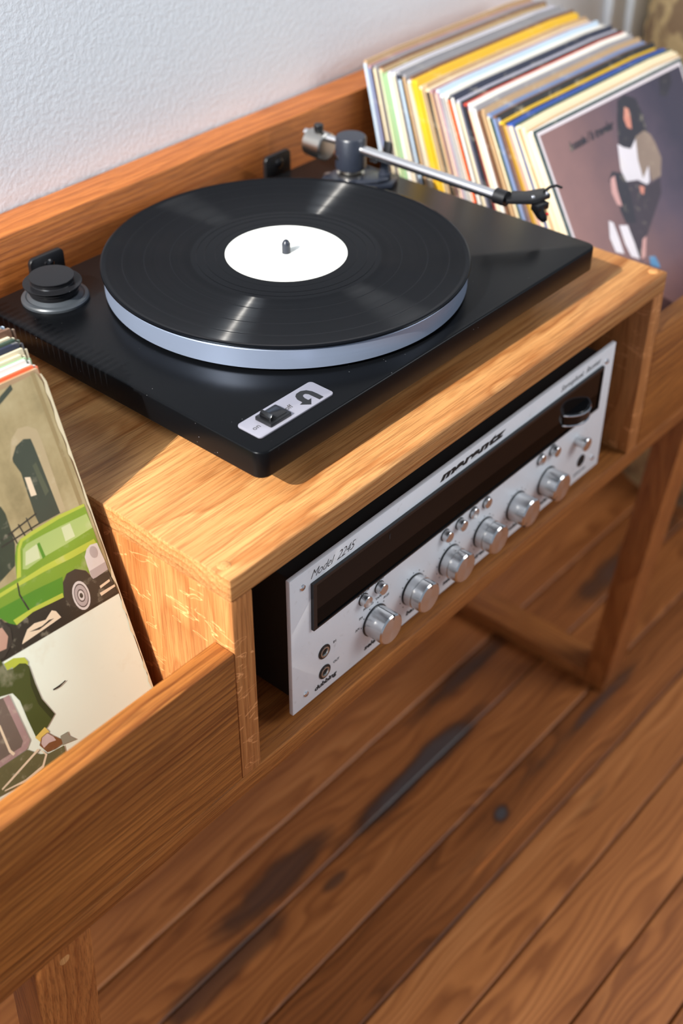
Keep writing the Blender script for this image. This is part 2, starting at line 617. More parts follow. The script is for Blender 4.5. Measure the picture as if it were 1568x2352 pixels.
# wall on the left with the window the sun comes through (outside the frame)
wl = bmesh.new()
WX0, WX1 = -1.30, -1.20
wy0, wy1, wz0, wz1 = -0.0060, 0.408, 0.47, 1.75
box(WX0, WX1, -1.7, wy0, FLOOR - 0.02, 1.95, bm=wl)
box(WX0, WX1, wy1, WALL_Y, FLOOR - 0.02, 1.95, bm=wl)
box(WX0, WX1, wy0, wy1, FLOOR - 0.02, wz0, bm=wl)
box(WX0, WX1, wy0, wy1, wz1, 1.95, bm=wl)
tag(obj('wall_left', wl, M['wall']), kind='structure')
# white door casing further along the back wall
tr = bmesh.new()
box(1.125, 1.165, WALL_Y - 0.012, WALL_Y, FLOOR, 1.4, 0.002, bm=tr)
box(1.165, 1.245, WALL_Y - 0.022, WALL_Y, FLOOR, 1.4, 0.004, bm=tr)
tag(obj('trim_1', tr, M['white_trim']), kind='structure')

# ------------------------------------------------------------------ console
T = 0.0196
W = 0.5679
HB = -0.1944
ZB = -0.2136
HP = -0.0648
YB = 0.372
X0, X1 = -0.342, 0.910
con = thing('record_console', 'long oak record console with a raised box in the middle and sled legs', 'console', (0.284, 0.19, FLOOR))
OFF = Vector((0.284, 0.19, FLOOR))


def cpart(name, bm, mat, parent=con, smooth=35):
    bmesh.ops.translate(bm, verts=list(bm.verts), vec=-OFF)
    return obj(name, bm, mat, parent, smooth)


BV = 0.0012
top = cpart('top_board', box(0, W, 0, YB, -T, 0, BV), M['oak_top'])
for px_, py_ in ((0.0085, 0.0142), (W - 0.0085, 0.0105)):
    cpart('dowel_plug', lathe([(0, 0.0004), (0.0044, 0.0004), (0.0047, 0.0002), (0.0047, -0.004)], (px_, py_, 0), seg=20), M['plug'], top)
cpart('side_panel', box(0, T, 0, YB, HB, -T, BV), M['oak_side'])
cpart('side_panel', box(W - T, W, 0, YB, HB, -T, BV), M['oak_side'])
cpart('base_board', box(X0, X1, 0, YB, ZB, HB, BV), M['oak_x'])
cpart('front_panel', box(X0, -0.0004, 0, 0.0189, HB, HP, BV), M['oak_front_shaded'])
cpart('front_panel', box(W + 0.0004, X1, 0, 0.0189, HB, HP, BV), M['oak_front_shaded'])
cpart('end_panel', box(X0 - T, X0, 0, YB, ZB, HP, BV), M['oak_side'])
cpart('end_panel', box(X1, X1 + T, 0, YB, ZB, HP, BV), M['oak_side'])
cpart('back_panel', box(X0 - T, X1 + T, YB, YB + 0.038, ZB, 0.0795, 0.0018), M['oak_back'])
LEGY, LEGB = 0.033, 0.042
for xa, xb in ((-0.1975, -0.149), (0.690, 0.736)):
    lf = cpart('leg', prism([(0.0003, ZB), (LEGY, ZB), (LEGB + 0.031, FLOOR), (LEGB, FLOOR)], xa, xb, 'YZ', 0.001), M['oak_leg'])
    cpart('leg', prism([(YB - 0.0003, ZB), (YB - LEGY, ZB), (YB - LEGB - 0.031, FLOOR), (YB - LEGB, FLOOR)], xa, xb, 'YZ', 0.001), M['oak_leg'])
    cpart('foot_rail', box(xa, xb, LEGB + 0.030, YB - LEGB - 0.030, FLOOR, FLOOR + 0.0215, 0.001), M['oak_rail'])
    cpart('dowel_plug', lathe([(0, -0.0005), (0.0042, -0.0005), (0.0045, -0.0002), (0.0045, 0.004)], ((xa + xb) / 2, 0.0016, ZB - 0.012), 'Y', 20), M['plug'], lf)

# ------------------------------------------------------------------ receiver
RX, RY, RZ = 0.0648, 0.0089, -0.1864
rec = thing('stereo_receiver', 'silver-faced vintage stereo receiver standing in the oak box', 'receiver', (RX + 0.2205, RY + 0.15, HB))
RO = Vector((RX, RY, RZ)) - Vector((RX + 0.2205, RY + 0.15, HB))


def rpart(name, bm, mat, parent=rec, smooth=35):
    bmesh.ops.translate(bm, verts=list(bm.verts), vec=RO)
    return obj(name, bm, mat, parent, smooth)


def rtext(s, size, u, v, mat=None, parent=None, **kw):
    return text(s, size, mat or M['ink'], parent or plate, 'lettering', RO + Vector((u, -0.0001, v)), 'XZ', **kw)


rpart('chassis', box(0.010, 0.431, 0.004, 0.31, 0.004, 0.128, 0.002), M['chassis'])
for fx in (0.04, 0.40):
    for fy in (0.03, 0.28):
        rpart('foot', lathe([(0, -0.008), (0.011, -0.008), (0.012, -0.006), (0.012, 0.005), (0, 0.005)], (fx, fy, 0), 'Z', 20), M['rubber'])
plate = rpart('faceplate', box(0, 0.441, 0, 0.004, 0, 0.137, 0.0007), M['face'])
# dial window
wu0, wu1, wv0, wv1 = 0.0222, 0.4205, 0.0757, 0.1215
bz = bmesh.new()
bw = 0.0038
o4 = [(wu0, wv0), (wu1, wv0), (wu1, wv1), (wu0, wv1)]
i4 = [(wu0 + bw, wv0 + 0.0015), (wu1 - 0.0015, wv0 + 0.0015), (wu1 - 0.0015, wv1 - 0.0028), (wu0 + bw, wv1 - 0.0028)]
for k in range(4):
    j = (k + 1) % 4
    prism([o4[k], o4[j], i4[j], i4[k]], -0.0028, 0.0002, 'XZ', bm=bz)
bez = rpart('dial_bezel', bz, M['black'])
rpart('dial_glass_reflection', box(i4[0][0], 0.4190, -0.0016, 0.0001, 0.0935, i4[2][1]), M['dial'], bez)
rpart('dial_glass_lower', box(i4[0][0], 0.4190, -0.0016, 0.0001, i4[0][1], 0.0934), M['dial_black'], bez)  # lower part of the same glass, left black below the painted reflection
text('V', 0.008, M['grey_plastic'], bez, 'dial_mark', RO + Vector((0.1105, -0.00175, 0.1085)), 'XZ', width=0.0018)
# tuning wheel with two bright rims
gx, gy = 0.3790, 0.0095
gw = rpart('tuning_wheel', lathe([(0, 0.0985), (0.0205, 0.0985), (0.0223, 0.0972), (0.0223, 0.0870), (0.0205, 0.0857), (0, 0.0857)], (gx, gy, 0), 'Z', 64), M['black_gloss'])
for zc in (0.0974, 0.0868):
    rpart('bright_rim', lathe([(0.0217, zc + 0.0009), (0.0229, zc + 0.0008), (0.0233, zc), (0.0229, zc - 0.0008), (0.0217, zc - 0.0009)], (gx, gy, 0), 'Z', 64), M['chrome'], gw)
# big knobs
KN = [0.0974 + 0.0495 * i for i in range(6)]
KV, KR, KH = 0.0330, 0.0139, 0.0180
for i, u in enumerate(KN):
    if 1 <= i <= 3:
        prof = [(0, -KH), (KR - 0.0012, -KH), (KR, -KH + 0.0012), (KR, -0.0092), (KR - 0.0007, -0.0088), (KR - 0.0007, -0.0083), (KR + 0.0003, -0.0079), (KR + 0.0003, -0.0016), (KR, -0.001), (0, -0.001)]
    else:
        prof = [(0, -KH), (KR - 0.0012, -KH), (KR, -KH + 0.0012), (KR, -0.0010), (0, -0.0010)]
    kn = rpart('knob', lathe(prof, (u, 0, KV), 'Y', 56), M['spun'], smooth=25)
    rpart('knob_skirt', lathe([(0, -0.001), (KR + 0.0008, -0.001), (KR + 0.0008, 0.0002), (0, 0.0002)], (u, 0, KV), 'Y', 48), M['black'], kn)
    a = R([78, 80, 80, 80, -140, -150][i])
    ln = bmesh.new()
    c_, s_ = math.cos(a), math.sin(a)
    y0 = -0.0093 if 1 <= i <= 3 else -0.0015
    box(KR - 0.0045, KR + 0.0001, -KH - 0.0001, -KH + 0.0008, -0.00035, 0.00035, bm=ln)
    box(KR - 0.0009, KR + 0.0001, -KH, y0, -0.00035, 0.00035, bm=ln)
    for v_ in ln.verts:
        v_.co = Vector((u + v_.co.x * c_ - v_.co.z * s_, v_.co.y, KV + v_.co.x * s_ + v_.co.z * c_))
    rpart('knob_pointer', ln, M['ink'], kn)
# small push buttons
for u, h in ((0.0827, 0.0058), (0.1020, 0.0058), (0.1880, 0.0060), (0.2080, 0.0060), (0.2277, 0.0032), (0.2467, 0.0032), (0.3300, 0.0032), (0.3495, 0.0062)):
    r_ = 0.0051
    bt = rpart('push_button', lathe([(0, -h), (r_ - 0.0005, -h), (r_, -h + 0.0005), (r_, 0.0002), (0, 0.0002)], (u, 0, 0.0652), 'Y', 32), M['spun'], smooth=25)
    rpart('button_collar', lathe([(r_, -0.0006), (r_ + 0.0006, -0.0006), (r_ + 0.0006, 0.0002), (r_, 0.0002)], (u, 0, 0.0652), 'Y', 32), M['black'], bt)
sk = rpart('speaker_knob', lathe([(0, -0.0120), (0.0060, -0.0120), (0.0068, -0.0113), (0.0068, -0.0090), (0.0056, -0.0084), (0.0056, 0.0002), (0, 0.0002)], (0.3930, 0, 0.0530), 'Y', 32), M['spun'], smooth=25)
# sockets
for u, v, rr in ((0.0365, 0.0426, 0.0066), (0.0368, 0.0208, 0.0066), (0.4060, 0.0225, 0.0064)):
    ring = rpart('jack_socket', lathe([(rr, 0.0002), (rr, -0.0006), (rr - 0.0018, -0.0008), (rr - 0.0018, 0.0002)], (u, 0, v), 'Y', 32), M['black'])
    rpart('jack_ring', lathe([(rr - 0.0018, -0.0002), (rr - 0.0019, -0.0012), (rr - 0.0030, -0.0012), (rr - 0.0034, -0.0002)], (u, 0, v), 'Y', 32), M['nickel'] if u < 0.1 else M['black'], ring)
    rpart('jack_hole', lathe([(0, -0.0002), (rr - 0.0034, -0.0002), (rr - 0.0034, 0.0002), (0, 0.0002)], (u, 0, v), 'Y', 24), M['chassis'], ring)
for u, v in ((0.0135, 0.1234), (0.0150, 0.0130), (0.4280, 0.1222), (0.4281, 0.0140)):
    sc_ = rpart('screw', lathe([(0, -0.0016), (0.0012, -0.0015), (0.0024, -0.0009), (0.0029, 0.0002), (0, 0.0002)], (u, 0, v), 'Y', 24), M['steel'])
    rpart('screw_slot', box(u - 0.0012, u + 0.0012, -0.00165, -0.0012, v - 0.00025, v + 0.00025), M['ink_soft'], sc_)
# printed words and marks
rtext('Model  2245', 0.0105, 0.0215, 0.1252, M['ink_soft'], width=0.0500, shear=0.55, space=0.95, bold=-0.00020)
rtext('marantz', 0.0098, 0.1765, 0.1262, width=0.0900, shear=0.30, bold=0.00052, space=1.08)
rtext('Stereophonic  Receiver', 0.0085, 0.3500, 0.1262, M['ink_soft'], width=0.0660, shear=0.5, bold=-0.00012)
rtext('dubbing', 0.0062, 0.0248, 0.0075, width=0.0260, bold=0.0002, shear=0.15)
for s, u in (('selector', 0.0850), ('bass', 0.1390), ('mid', 0.1900), ('treble', 0.2360), ('volume', 0.2860), ('balance', 0.3350)):
    rtext(s, 0.0062, u, 0.0078, width=0.0038 * len(s), bold=0.0002, shear=0.15)
rtext('phones', 0.0050, 0.3960, 0.0085, M['ink_soft'], width=0.020)
rtext('IN', 0.0034, 0.0470, 0.0435, M['ink_soft'])
rtext('OUT', 0.0034, 0.0470, 0.0217, M['ink_soft'])
for s, u, v, w_ in (('TAPE', 0.0827, 0.0769, 0.0100), ('MONITOR', 0.0827, 0.0745, 0.0180), ('MONO', 0.1025, 0.0750, 0.0130), ('LOW FILTER', 0.1880, 0.0755, 0.0175), ('HI FILTER', 0.2080, 0.0755, 0.0150),
                    ('LOUDNESS', 0.2277, 0.0755, 0.0165), ('FM MUTING', 0.2467, 0.0755, 0.0165), ('MAIN', 0.3300, 0.0755, 0.009), ('REMOTE', 0.3495, 0.0755, 0.013)):
    rtext(s, 0.0030, u, v - 0.0040, M['ink_soft'], width=w_ * 0.82, align='CENTER')
for s, a in (('AM', 172), ('FM', 143), ('PHONO', 112), ('TAPE', 78), ('AUX', 48)):
    a = R(a)
    rpart('dial_dot', lathe([(0, -0.0002), (0.0006, -0.0002), (0.0006, 0.0001), (0, 0.0001)], (KN[0] + 0.0168 * math.cos(a), 0, KV + 0.0168 * math.sin(a)), 'Y', 10), M['ink'], plate)
    rtext(s, 0.0034, KN[0] + 0.0215 * math.cos(a), KV + 0.0205 * math.sin(a), M['ink_soft'], align='CENTER')
for i in (1, 2, 3, 4):
    for k in range(11):
        a = R(225 - 27 * k)
        rpart('dial_dot', lathe([(0, -0.0002), (0.00055, -0.0002), (0.00055, 0.0001), (0, 0.0001)], (KN[i] + 0.0172 * math.cos(a), 0, KV + 0.0172 * math.sin(a)), 'Y', 8), M['ink'], plate)

# ------------------------------------------------------------------ turntable
TROT = -0.0075
TC = Vector((0.068, 0.0349, 0))
TW, TD, TZ, TB = 0.4191, 0.3096, 0.0463, 0.0245
tt = thing('turntable', 'black belt-drive turntable with silver platter on the oak box', 'turntable', TC, (0, 0, TROT))
RTI = Matrix.Rotation(-TROT, 3, 'Z')


def L(x, y, z=0.0):
    return RTI @ (Vector((x, y, z)) - TC)


pb = prism(rrect(0, TW, 0, TD, 0.009, 6), TB, TZ, 'XY')
bmesh.ops.bevel(pb, geom=[e for e in pb.edges if abs(e.verts[0].co.z - e.verts[1].co.z) < 1e-6], offset=0.0015, segments=3, profile=0.5, affect='EDGES')
plinth = obj('plinth', pb, M['plinth'], tt)
for fx, fy in ((0.05, 0.05), (TW - 0.05, 0.05), (0.05, TD - 0.05), (TW - 0.05, TD - 0.05)):
    obj('foot', lathe([(0, 0), (0.018, 0), (0.020, 0.002), (0.020, TB - 0.002), (0.017, TB), (0, TB)], (fx, fy, 0), 'Z', 32), M['rubber'], tt)
pc = L(0.26606, 0.19398)
PRAD = 0.1488
platter = obj('platter', lathe([(0, 0.0485), (0.13, 0.0485), (PRAD - 0.0006, 0.0490), (PRAD, 0.0496), (PRAD, 0.0650), (PRAD - 0.0006, 0.0656), (0, 0.0656)], (0, 0, 0), 'Z', 160), M['platter'], tt)
platter.location = pc
obj('sub_platter', lathe([(0, TZ), (0.06, TZ), (0.06, 0.0487), (0, 0.0487)], pc, 'Z', 48), M['black'], tt)
obj('felt_mat', lathe([(0, 0.0656), (0.1485, 0.0656), (0.1488, 0.0662), (0.1485, 0.0668), (0, 0.0668)], pc, 'Z', 128), M['rubber'], tt)
obj('spindle', lathe([(0, 0.0805), (0.0010, 0.0804), (0.0022, 0.0795), (0.0034, 0.0772), (0.0035, 0.0765), (0.0035, 0.066), (0, 0.066)], pc, 'Z', 32), M['blue_black'], tt)
# motor pulley with cap
pu = L(0.1185, 0.3110)
ps = obj('motor_surround', lathe([(0.0, TZ - 0.0002), (0.0272, TZ - 0.0002), (0.0272, TZ + 0.0018), (0.0262, TZ + 0.0030), (0.0238, TZ + 0.0036), (0.0225, TZ + 0.0030), (0.0195, TZ + 0.0052), (0.012, TZ + 0.0040), (0, TZ + 0.0040)], pu, 'Z', 64), M['grey_plastic'], tt)
pl = obj('motor_pulley', lathe([(0, 0.0502), (0.0185, 0.0502), (0.0200, 0.0545), (0.0200, 0.0560), (0.0212, 0.0566), (0.0212, 0.0578), (0.0196, 0.0584), (0.0196, 0.0592), (0.0234, 0.0600), (0.0236, 0.0604), (0.0234, 0.0609),
                                (0.0176, 0.0611), (0.0170, 0.0618), (0.0170, 0.0640), (0.0178, 0.0652), (0.0182, 0.0657), (0.0180, 0.0662), (0, 0.0664)], pu + Vector((-0.0006, 0.0006, 0)), 'Z', 64), M['pulley'], tt)
# dust cover hinges
for hx in (0.1262, 0.4062):
    hp = L(hx, 0.3515)
    pts = [(hp.x + p[0], p[1]) for p in rrect(0, 0.0345, TZ - 0.012, TZ + 0.0162, 0.005, 5)]
    hg = obj('hinge_plate', prism(pts, hp.y - 0.0015, hp.y + 0.0025, 'XZ', 0.0006), M['black'], tt)
    obj('hinge_pin', lathe([(0, -0.0042), (0.0030, -0.0040), (0.0048, -0.0028), (0.0050, -0.0014), (0, -0.0014)], (hp.x + 0.018, hp.y, TZ + 0.0066), 'Y', 24), M['black_gloss'], hg)
# switch badge
b0, b1 = L(0.0820, 0.0485), L(0.1585, 0.0715)
bd = obj('switch_badge', prism(rrect(b0.x, b1.x, b0.y, b1.y, 0.0032), TZ - 0.0002, TZ + 0.0013, 'XY', 0.0003), M['badge'], tt)
k0, k1 = L(0.0955, 0.0513), L(0.1165, 0.0670)
rk = obj('rocker_frame', prism(rrect(k0.x, k1.x, k0.y, k1.y, 0.0008, 2), TZ + 0.0010, TZ + 0.0040, 'XY', 0.0004), M['black'], bd)
xm = k0.x + 0.0090
obj('rocker', prism([(k0.x + 0.0022, TZ + 0.0038), (k1.x - 0.0022, TZ + 0.0038), (k1.x - 0.0022, TZ + 0.0044), (xm, TZ + 0.0046), (k0.x + 0.0042, TZ + 0.0092), (k0.x + 0.0022, TZ + 0.0066)], k0.y + 0.0026, k1.y - 0.0026, 'XZ', 0.0003), M['black_gloss'], rk)
text('off', 0.0062, M['ink_soft'], bd, 'lettering', L(0.1186, 0.0578, TZ + 0.0014), 'XY', width=0.0068, depth=0.00005)
text('on', 0.0062, M['ink_soft'], bd, 'lettering', L(0.0858, 0.0578, TZ + 0.0014), 'XY', width=0.0062, depth=0.00005)
logo = [(0.1487, 0.0501), (0.149, 0.0559), (0.1488, 0.0612), (0.147, 0.0653), (0.1433, 0.0676), (0.1386, 0.0674), (0.1357, 0.0655), (0.1338, 0.062), (0.1335, 0.0567), (0.1301, 0.056), (0.1357, 0.0502), (0.1415, 0.0555),
        (0.1385, 0.0556), (0.1386, 0.0591), (0.1394, 0.0615), (0.1408, 0.0628), (0.1430, 0.0627), (0.1443, 0.0605), (0.1444, 0.0501)]
obj('u_turn_arrow', prism([tuple(L(*p)[:2]) for p in logo], TZ + 0.0013, TZ + 0.00145, 'XY'), M['ink'], bd)

# tonearm at rest along the right side
ax, ay = 0.4525, 0.2835
arm_plate = obj('arm_base', prism([tuple(L(*p)[:2]) for p in [(0.430, 0.300), (0.470, 0.304), (0.478, 0.246), (0.462, 0.240), (0.436, 0.262)]], TZ, TZ + 0.0045, 'XY', 0.0008), M['blue_black'], tt)
obj('arm_pillar', lathe([(0.013, TZ + 0.004), (0.013, TZ + 0.007), (0.009, TZ + 0.008), (0.009, 0.0600), (0, 0.0600)], L(ax, ay), 'Z', 32), M['nickel'], tt)
cap = obj('bearing_cap', lathe([(0, 0.0580), (0.0138, 0.0580), (0.0146, 0.0590), (0.0146, 0.0868), (0.0134, 0.0886), (0, 0.0890)], L(ax, ay), 'Z', 56), M['blue_black'], tt)
obj('cap_screw', lathe([(0, -0.0012), (0.0024, -0.0010), (0.0026, 0.0012), (0, 0.0012)], L(ax - 0.0135, ay + 0.0050, 0.0700), 'X', 16), M['chrome'], cap)
ta, tb_ = L(ax, ay, 0.0785), L(0.4545, 0.1150, 0.0775)
at = obj('arm_tube', tube([ta, tb_], 0.0046, 20), M['steel'], tt)
dv = (tb_ - ta).normalized()
obj('arm_collar', tube([tb_ - dv * 0.004, tb_ + dv * 0.0075], 0.0068, 24), M['black'], at)
hs = [(0.4500, 0.1050), (0.4580, 0.1120), (0.4700, 0.1115), (0.4770, 0.1030), (0.4930, 0.0950), (0.4855, 0.0830), (0.4643, 0.0870)]
hd = obj('headshell', prism([tuple(L(*p)[:2]) for p in hs], 0.0748, 0.0790, 'XY', 0.0006), M['black'], tt)
lift = [L(0.4862, 0.0900, 0.0790), L(0.4920, 0.0885, 0.0815), L(0.4975, 0.0855, 0.0820), L(0.5010, 0.0815, 0.0800)]
obj('finger_lift', tube(lift, [0.0016, 0.0014, 0.0013, 0.0011], 10), M['black'], hd)
for p in ((0.4690, 0.0905), (0.4838, 0.0858)):
    obj('headshell_screw', lathe([(0, 0.0806), (0.0014, 0.0804), (0.0018, 0.0796), (0.0018, 0.0788), (0, 0.0788)], L(*p), 'Z', 16), M['chrome'], hd)
cb = prism([tuple(L(*p)[:2]) for p in [(0.4655, 0.0895), (0.4800, 0.0865), (0.4780, 0.0790), (0.4640, 0.0815)]], 0.0690, 0.0749, 'XY', 0.0005)
ct = obj('cartridge', cb, M['black_gloss'], hd)
cs = tube([L(0.4705, 0.0858, 0.0715), L(0.4722, 0.0815, 0.0640), L(0.4735, 0.0790, 0.0590)], [0.0058, 0.0050, 0.0026], 6)
obj('stylus_holder', cs, M['black_gloss'], ct)
obj('red_mark', lathe([(0, -0.0006), (0.0012, -0.0004), (0.0012, 0.0010), (0, 0.0010)], L(0.4752, 0.0778, 0.0652), 'Y', 10), M['red'], ct)
obj('stylus', tube([L(0.4735, 0.0790, 0.0595), L(0.4738, 0.0770, 0.0572)], [0.0007, 0.0002], 6), M['steel'], ct)
# counterweight
cwv = L(ax - 0.003, ay + 0.0375, 0.0800)
st = obj('arm_stub', tube([L(ax, ay, 0.0800), L(ax - 0.0045, ay + 0.0530, 0.0800)], 0.0036, 16), M['steel'], tt)
cw = obj('counterweight', lathe([(0.0, -0.0110), (0.0120, -0.0110), (0.0132, -0.0100), (0.0132, 0.0100), (0.0120, 0.0110), (0.0, 0.0110)], cwv + Vector((0, 0, -0.0085)), 'Y', 48), M['nickel'], tt)
obj('set_screw', lathe([(0, 0.0195), (0.0040, 0.0195), (0.0046, 0.0188), (0.0046, 0.0140), (0.0034, 0.0125), (0, 0.0125)], cwv + Vector((0, 0, -0.0085)), 'Z', 24), M['black'], cw)
# arm rest and lift
rp = L(0.4662, 0.2530)
rs = obj('arm_rest', lathe([(0, TZ + 0.004), (0.0062, TZ + 0.004), (0.0062, TZ + 0.0105), (0.0050, TZ + 0.0115), (0.0040, TZ + 0.0190), (0.0046, TZ + 0.0200), (0.0046, 0.0738), (0, 0.0738)], rp, 'Z', 24), M['blue_black'], tt)
obj('rest_clip', prism([(rp.x - 0.0185, 0.0722), (rp.x + 0.0055, 0.0722), (rp.x + 0.0060, 0.0850), (rp.x + 0.0020, 0.0860), (rp.x + 0.0010, 0.0742), (rp.x - 0.0185, 0.0738)], rp.y - 0.0042, rp.y + 0.0042, 'XZ', 0.0005), M['black'], rs)
obj('lift_lever', tube([L(0.440, 0.266, TZ + 0.0050), L(0.452, 0.250, TZ + 0.0075), L(0.462, 0.247, TZ + 0.0070)], 0.0022, 10), M['blue_black'], tt)
obj('grounding_screw', lathe([(0, TZ + 0.0045), (0.0050, TZ + 0.0040), (0.0060, TZ), (0, TZ)], L(0.440, 0.300), 'Z', 20), M['nickel'], tt)

# ------------------------------------------------------------------ record on the platter
vr = thing('vinyl_record', 'black vinyl record with a white paper label lying on the turntable platter', 'record', (0.26606, 0.19398, 0.0668))
prof = [(0.0036, 0), (0.1500, 0), (0.1507, 0.0006), (0.1509, 0.0013), (0.1505, 0.0020), (0.1490, 0.0024), (0.1468, 0.0020), (0.1460, 0.0018), (0.0790, 0.0018), (0.0505, 0.0020), (0.0036, 0.0020)]
obj('disc', lathe(prof, (0, 0, 0), 'Z', 192), M['vinyl'], vr, 20)
lab = obj('paper_label', lathe([(0.0036, 0.0019), (0.0500, 0.0019), (0.0500, 0.00225), (0.0036, 0.00225)], (0, 0, 0), 'Z', 128), M['label'], vr)
for rr_ in (0.0580, 0.0668, 0.0735):
    obj('runout_groove', lathe([(rr_ - 0.00012, 0.00195), (rr_, 0.00203), (rr_ + 0.00012, 0.00195)], (0, 0, 0), 'Z', 160), M['vinyl'], vr)
# faint printed lines on the label, read from the far side
lb = bmesh.new()
ux, uy = Vector((0.735, -0.678)), Vector((0.678, 0.735))
def dash(u, v, w_, h_):
    c_ = ux * u + uy * v
    q = [c_ - ux * w_ / 2 - uy * h_ / 2, c_ + ux * w_ / 2 - uy * h_ / 2, c_ + ux * w_ / 2 + uy * h_ / 2, c_ - ux * w_ / 2 + uy * h_ / 2]
    prism([(p.x, p.y) for p in q], 0.0022, 0.00232, 'XY', bm=lb)
rl = random.Random(3)
for (v, ua, ub, h_) in ((0.0215, -0.027, 0.027, 0.0013), (0.003, -0.040, -0.032, 0.0011), (0.0005, -0.040, -0.030, 0.0011), (0.0035, 0.028, 0.041, 0.0011), (0.0005, 0.028, 0.042, 0.0013), (-0.013, -0.016, 0.012, 0.0009), (-0.018, -0.020, 0.022, 0.0009)):
    u = ua
    while u < ub:
        w_ = rl.uniform(0.0012, 0.0030)
        dash(u, v, w_, h_)
        u += w_ + rl.uniform(0.0008, 0.0022)
obj('label_print', lb, M['label_ink'], lab)

# ------------------------------------------------------------------ record sleeves in the bins
def card(name, c, wear=0.35, paper=(222, 214, 190), scale=1.0):
    t = NT(name)
    cc = t.coord()
    n = t.noise(t.scale(cc, (60, 60, 60)), scale, 4, 0.65)
    mk = t.ramp(n, [(0.56, (0,) * 3), (0.68, (1,) * 3)])
    lo = t.noise(t.scale(cc, (9, 200, 9)), 1, 2)
    b = t.mix(t.math('MULTIPLY', mk, wear), srgb(*c), srgb(*paper))
    b = t.mix(t.math('MULTIPLY', lo, 0.6), b, tuple(x * 0.6 for x in srgb(*c)[:3]) + (1,))
    t.set(Base_Color=b, Roughness=0.55)
    return t.m


PAL = {'cream': (220, 206, 174), 'white': (224, 220, 212), 'tan': (180, 148, 110), 'green': (150, 188, 142), 'yellow': (220, 176, 36), 'orange': (236, 98, 50), 'black': (28, 28, 30), 'navy': (34, 40, 62),
       'blue': (44, 78, 156), 'grey': (148, 146, 150), 'brown': (112, 78, 56), 'pink': (168, 132, 138), 'dark green': (52, 72, 60), 'lavender': (184, 182, 196), 'steel blue': (112, 130, 166), 'pale blue': (184, 204, 222), 'red': (186, 66, 52)}
CM = {k: card('sleeve_' + k.replace(' ', '_'), v) for k, v in PAL.items()}
CM['edge'] = card('sleeve_edge', (226, 212, 176), 0.2)


def sleeve_mesh(w, h, t, kink):
    """closed cardboard sleeve, a touch fatter in the middle, corners softly rounded"""
    b = bmesh.new()
    nx, nz = 6, 6
    r = 0.0035
    def inset(i, n):
        return 0
    F, K = [], []
    for j in range(nz + 1):
        rowf, rowk = [], []
        for i in range(nx + 1):
            u, v = i / nx, j / nz
            x, z = u * w, v * h
            if j == nz and i == nx: x -= r * .8; z -= r * .6
            if j == nz and i == 0: x += r * .3; z -= r * .4
            bul = math.sin(math.pi * u) * math.sin(math.pi * v)
            rowf.append(b.verts.new((x, -kink * bul, z)))
            rowk.append(b.verts.new((x, t + kink * .3 * bul, z)))
        F.append(rowf); K.append(rowk)
    for j in range(nz):
        for i in range(nx):
            b.faces.new((F[j][i], F[j][i + 1], F[j + 1][i + 1], F[j + 1][i]))
            b.faces.new((K[j][i + 1], K[j][i], K[j + 1][i], K[j + 1][i + 1]))
    ring = [(0, i) for i in range(nx)] + [(j, nx) for j in range(nz)] + [(nz, i) for i in range(nx, 0, -1)] + [(j, 0) for j in range(nz, 0, -1)]
    n = len(ring)
    for k in range(n):
        a, c = ring[k], ring[(k + 1) % n]
        b.faces.new((F[c[0]][c[1]], F[a[0]][a[1]], K[a[0]][a[1]], K[c[0]][c[1]]))
    bmesh.ops.recalc_face_normals(b, faces=list(b.faces))
    return b


def make_sleeve(name, label, group, x, yb, th, w, h, t, ctop, cspine, spine_side=-1, kink=0.0004):
    o = thing(name, label, 'record', (x, yb, HB + 0.0002), (-th, 0, 0), group)
    obj('cover', sleeve_mesh(w, h, t, kink), CM[ctop], o)
    e = 0.0005
    if spine_side < 0:
        obj('spine', box(-e, 0.0010, 0.0003, t - 0.0003, 0.001, h - 0.004), CM[cspine], o)
    else:
        obj('spine', box(w - 0.0010, w + e, 0.0003, t - 0.0003, 0.001, h - 0.004), CM[cspine], o)
    return o


# right bin: back to front
TOPS = ['tan', 'pink', 'dark green', 'grey', 'brown', 'tan', 'green', 'lavender', 'white', 'grey', 'black', 'grey', 'white', 'brown', 'yellow', 'yellow', 'cream', 'tan', 'cream', 'pink', 'red', 'pale blue', 'white', 'white',
        'black', 'navy', 'lavender', 'black', 'red', 'white', 'white', 'grey', 'brown', 'tan', 'steel blue', 'steel blue', 'brown', 'black', 'yellow', 'black', 'blue', 'blue', 'dark green', 'cream', 'cream', 'tan']
SPINES = ['pale blue', 'steel blue', 'black', 'cream', 'cream', 'green', 'green', 'white', 'cream', 'navy', 'pale blue', 'tan', 'cream', 'pink', 'yellow', 'yellow', 'yellow', 'tan', 'black', 'tan', 'cream', 'pink', 'grey', 'white',
          'orange', 'white', 'cream', 'navy', 'black', 'steel blue', 'cream', 'white', 'brown', 'tan', 'cream', 'dark green', 'steel blue', 'steel blue', 'brown', 'tan', 'pink', 'cream', 'cream', 'tan', 'cream', 'cream']
NR = len(TOPS)
rr = random.Random(11)
YF, THF, XF = 0.0203, 0.527, 0.5969
YK, THK, XK = 0.284, 0.262, 0.5715
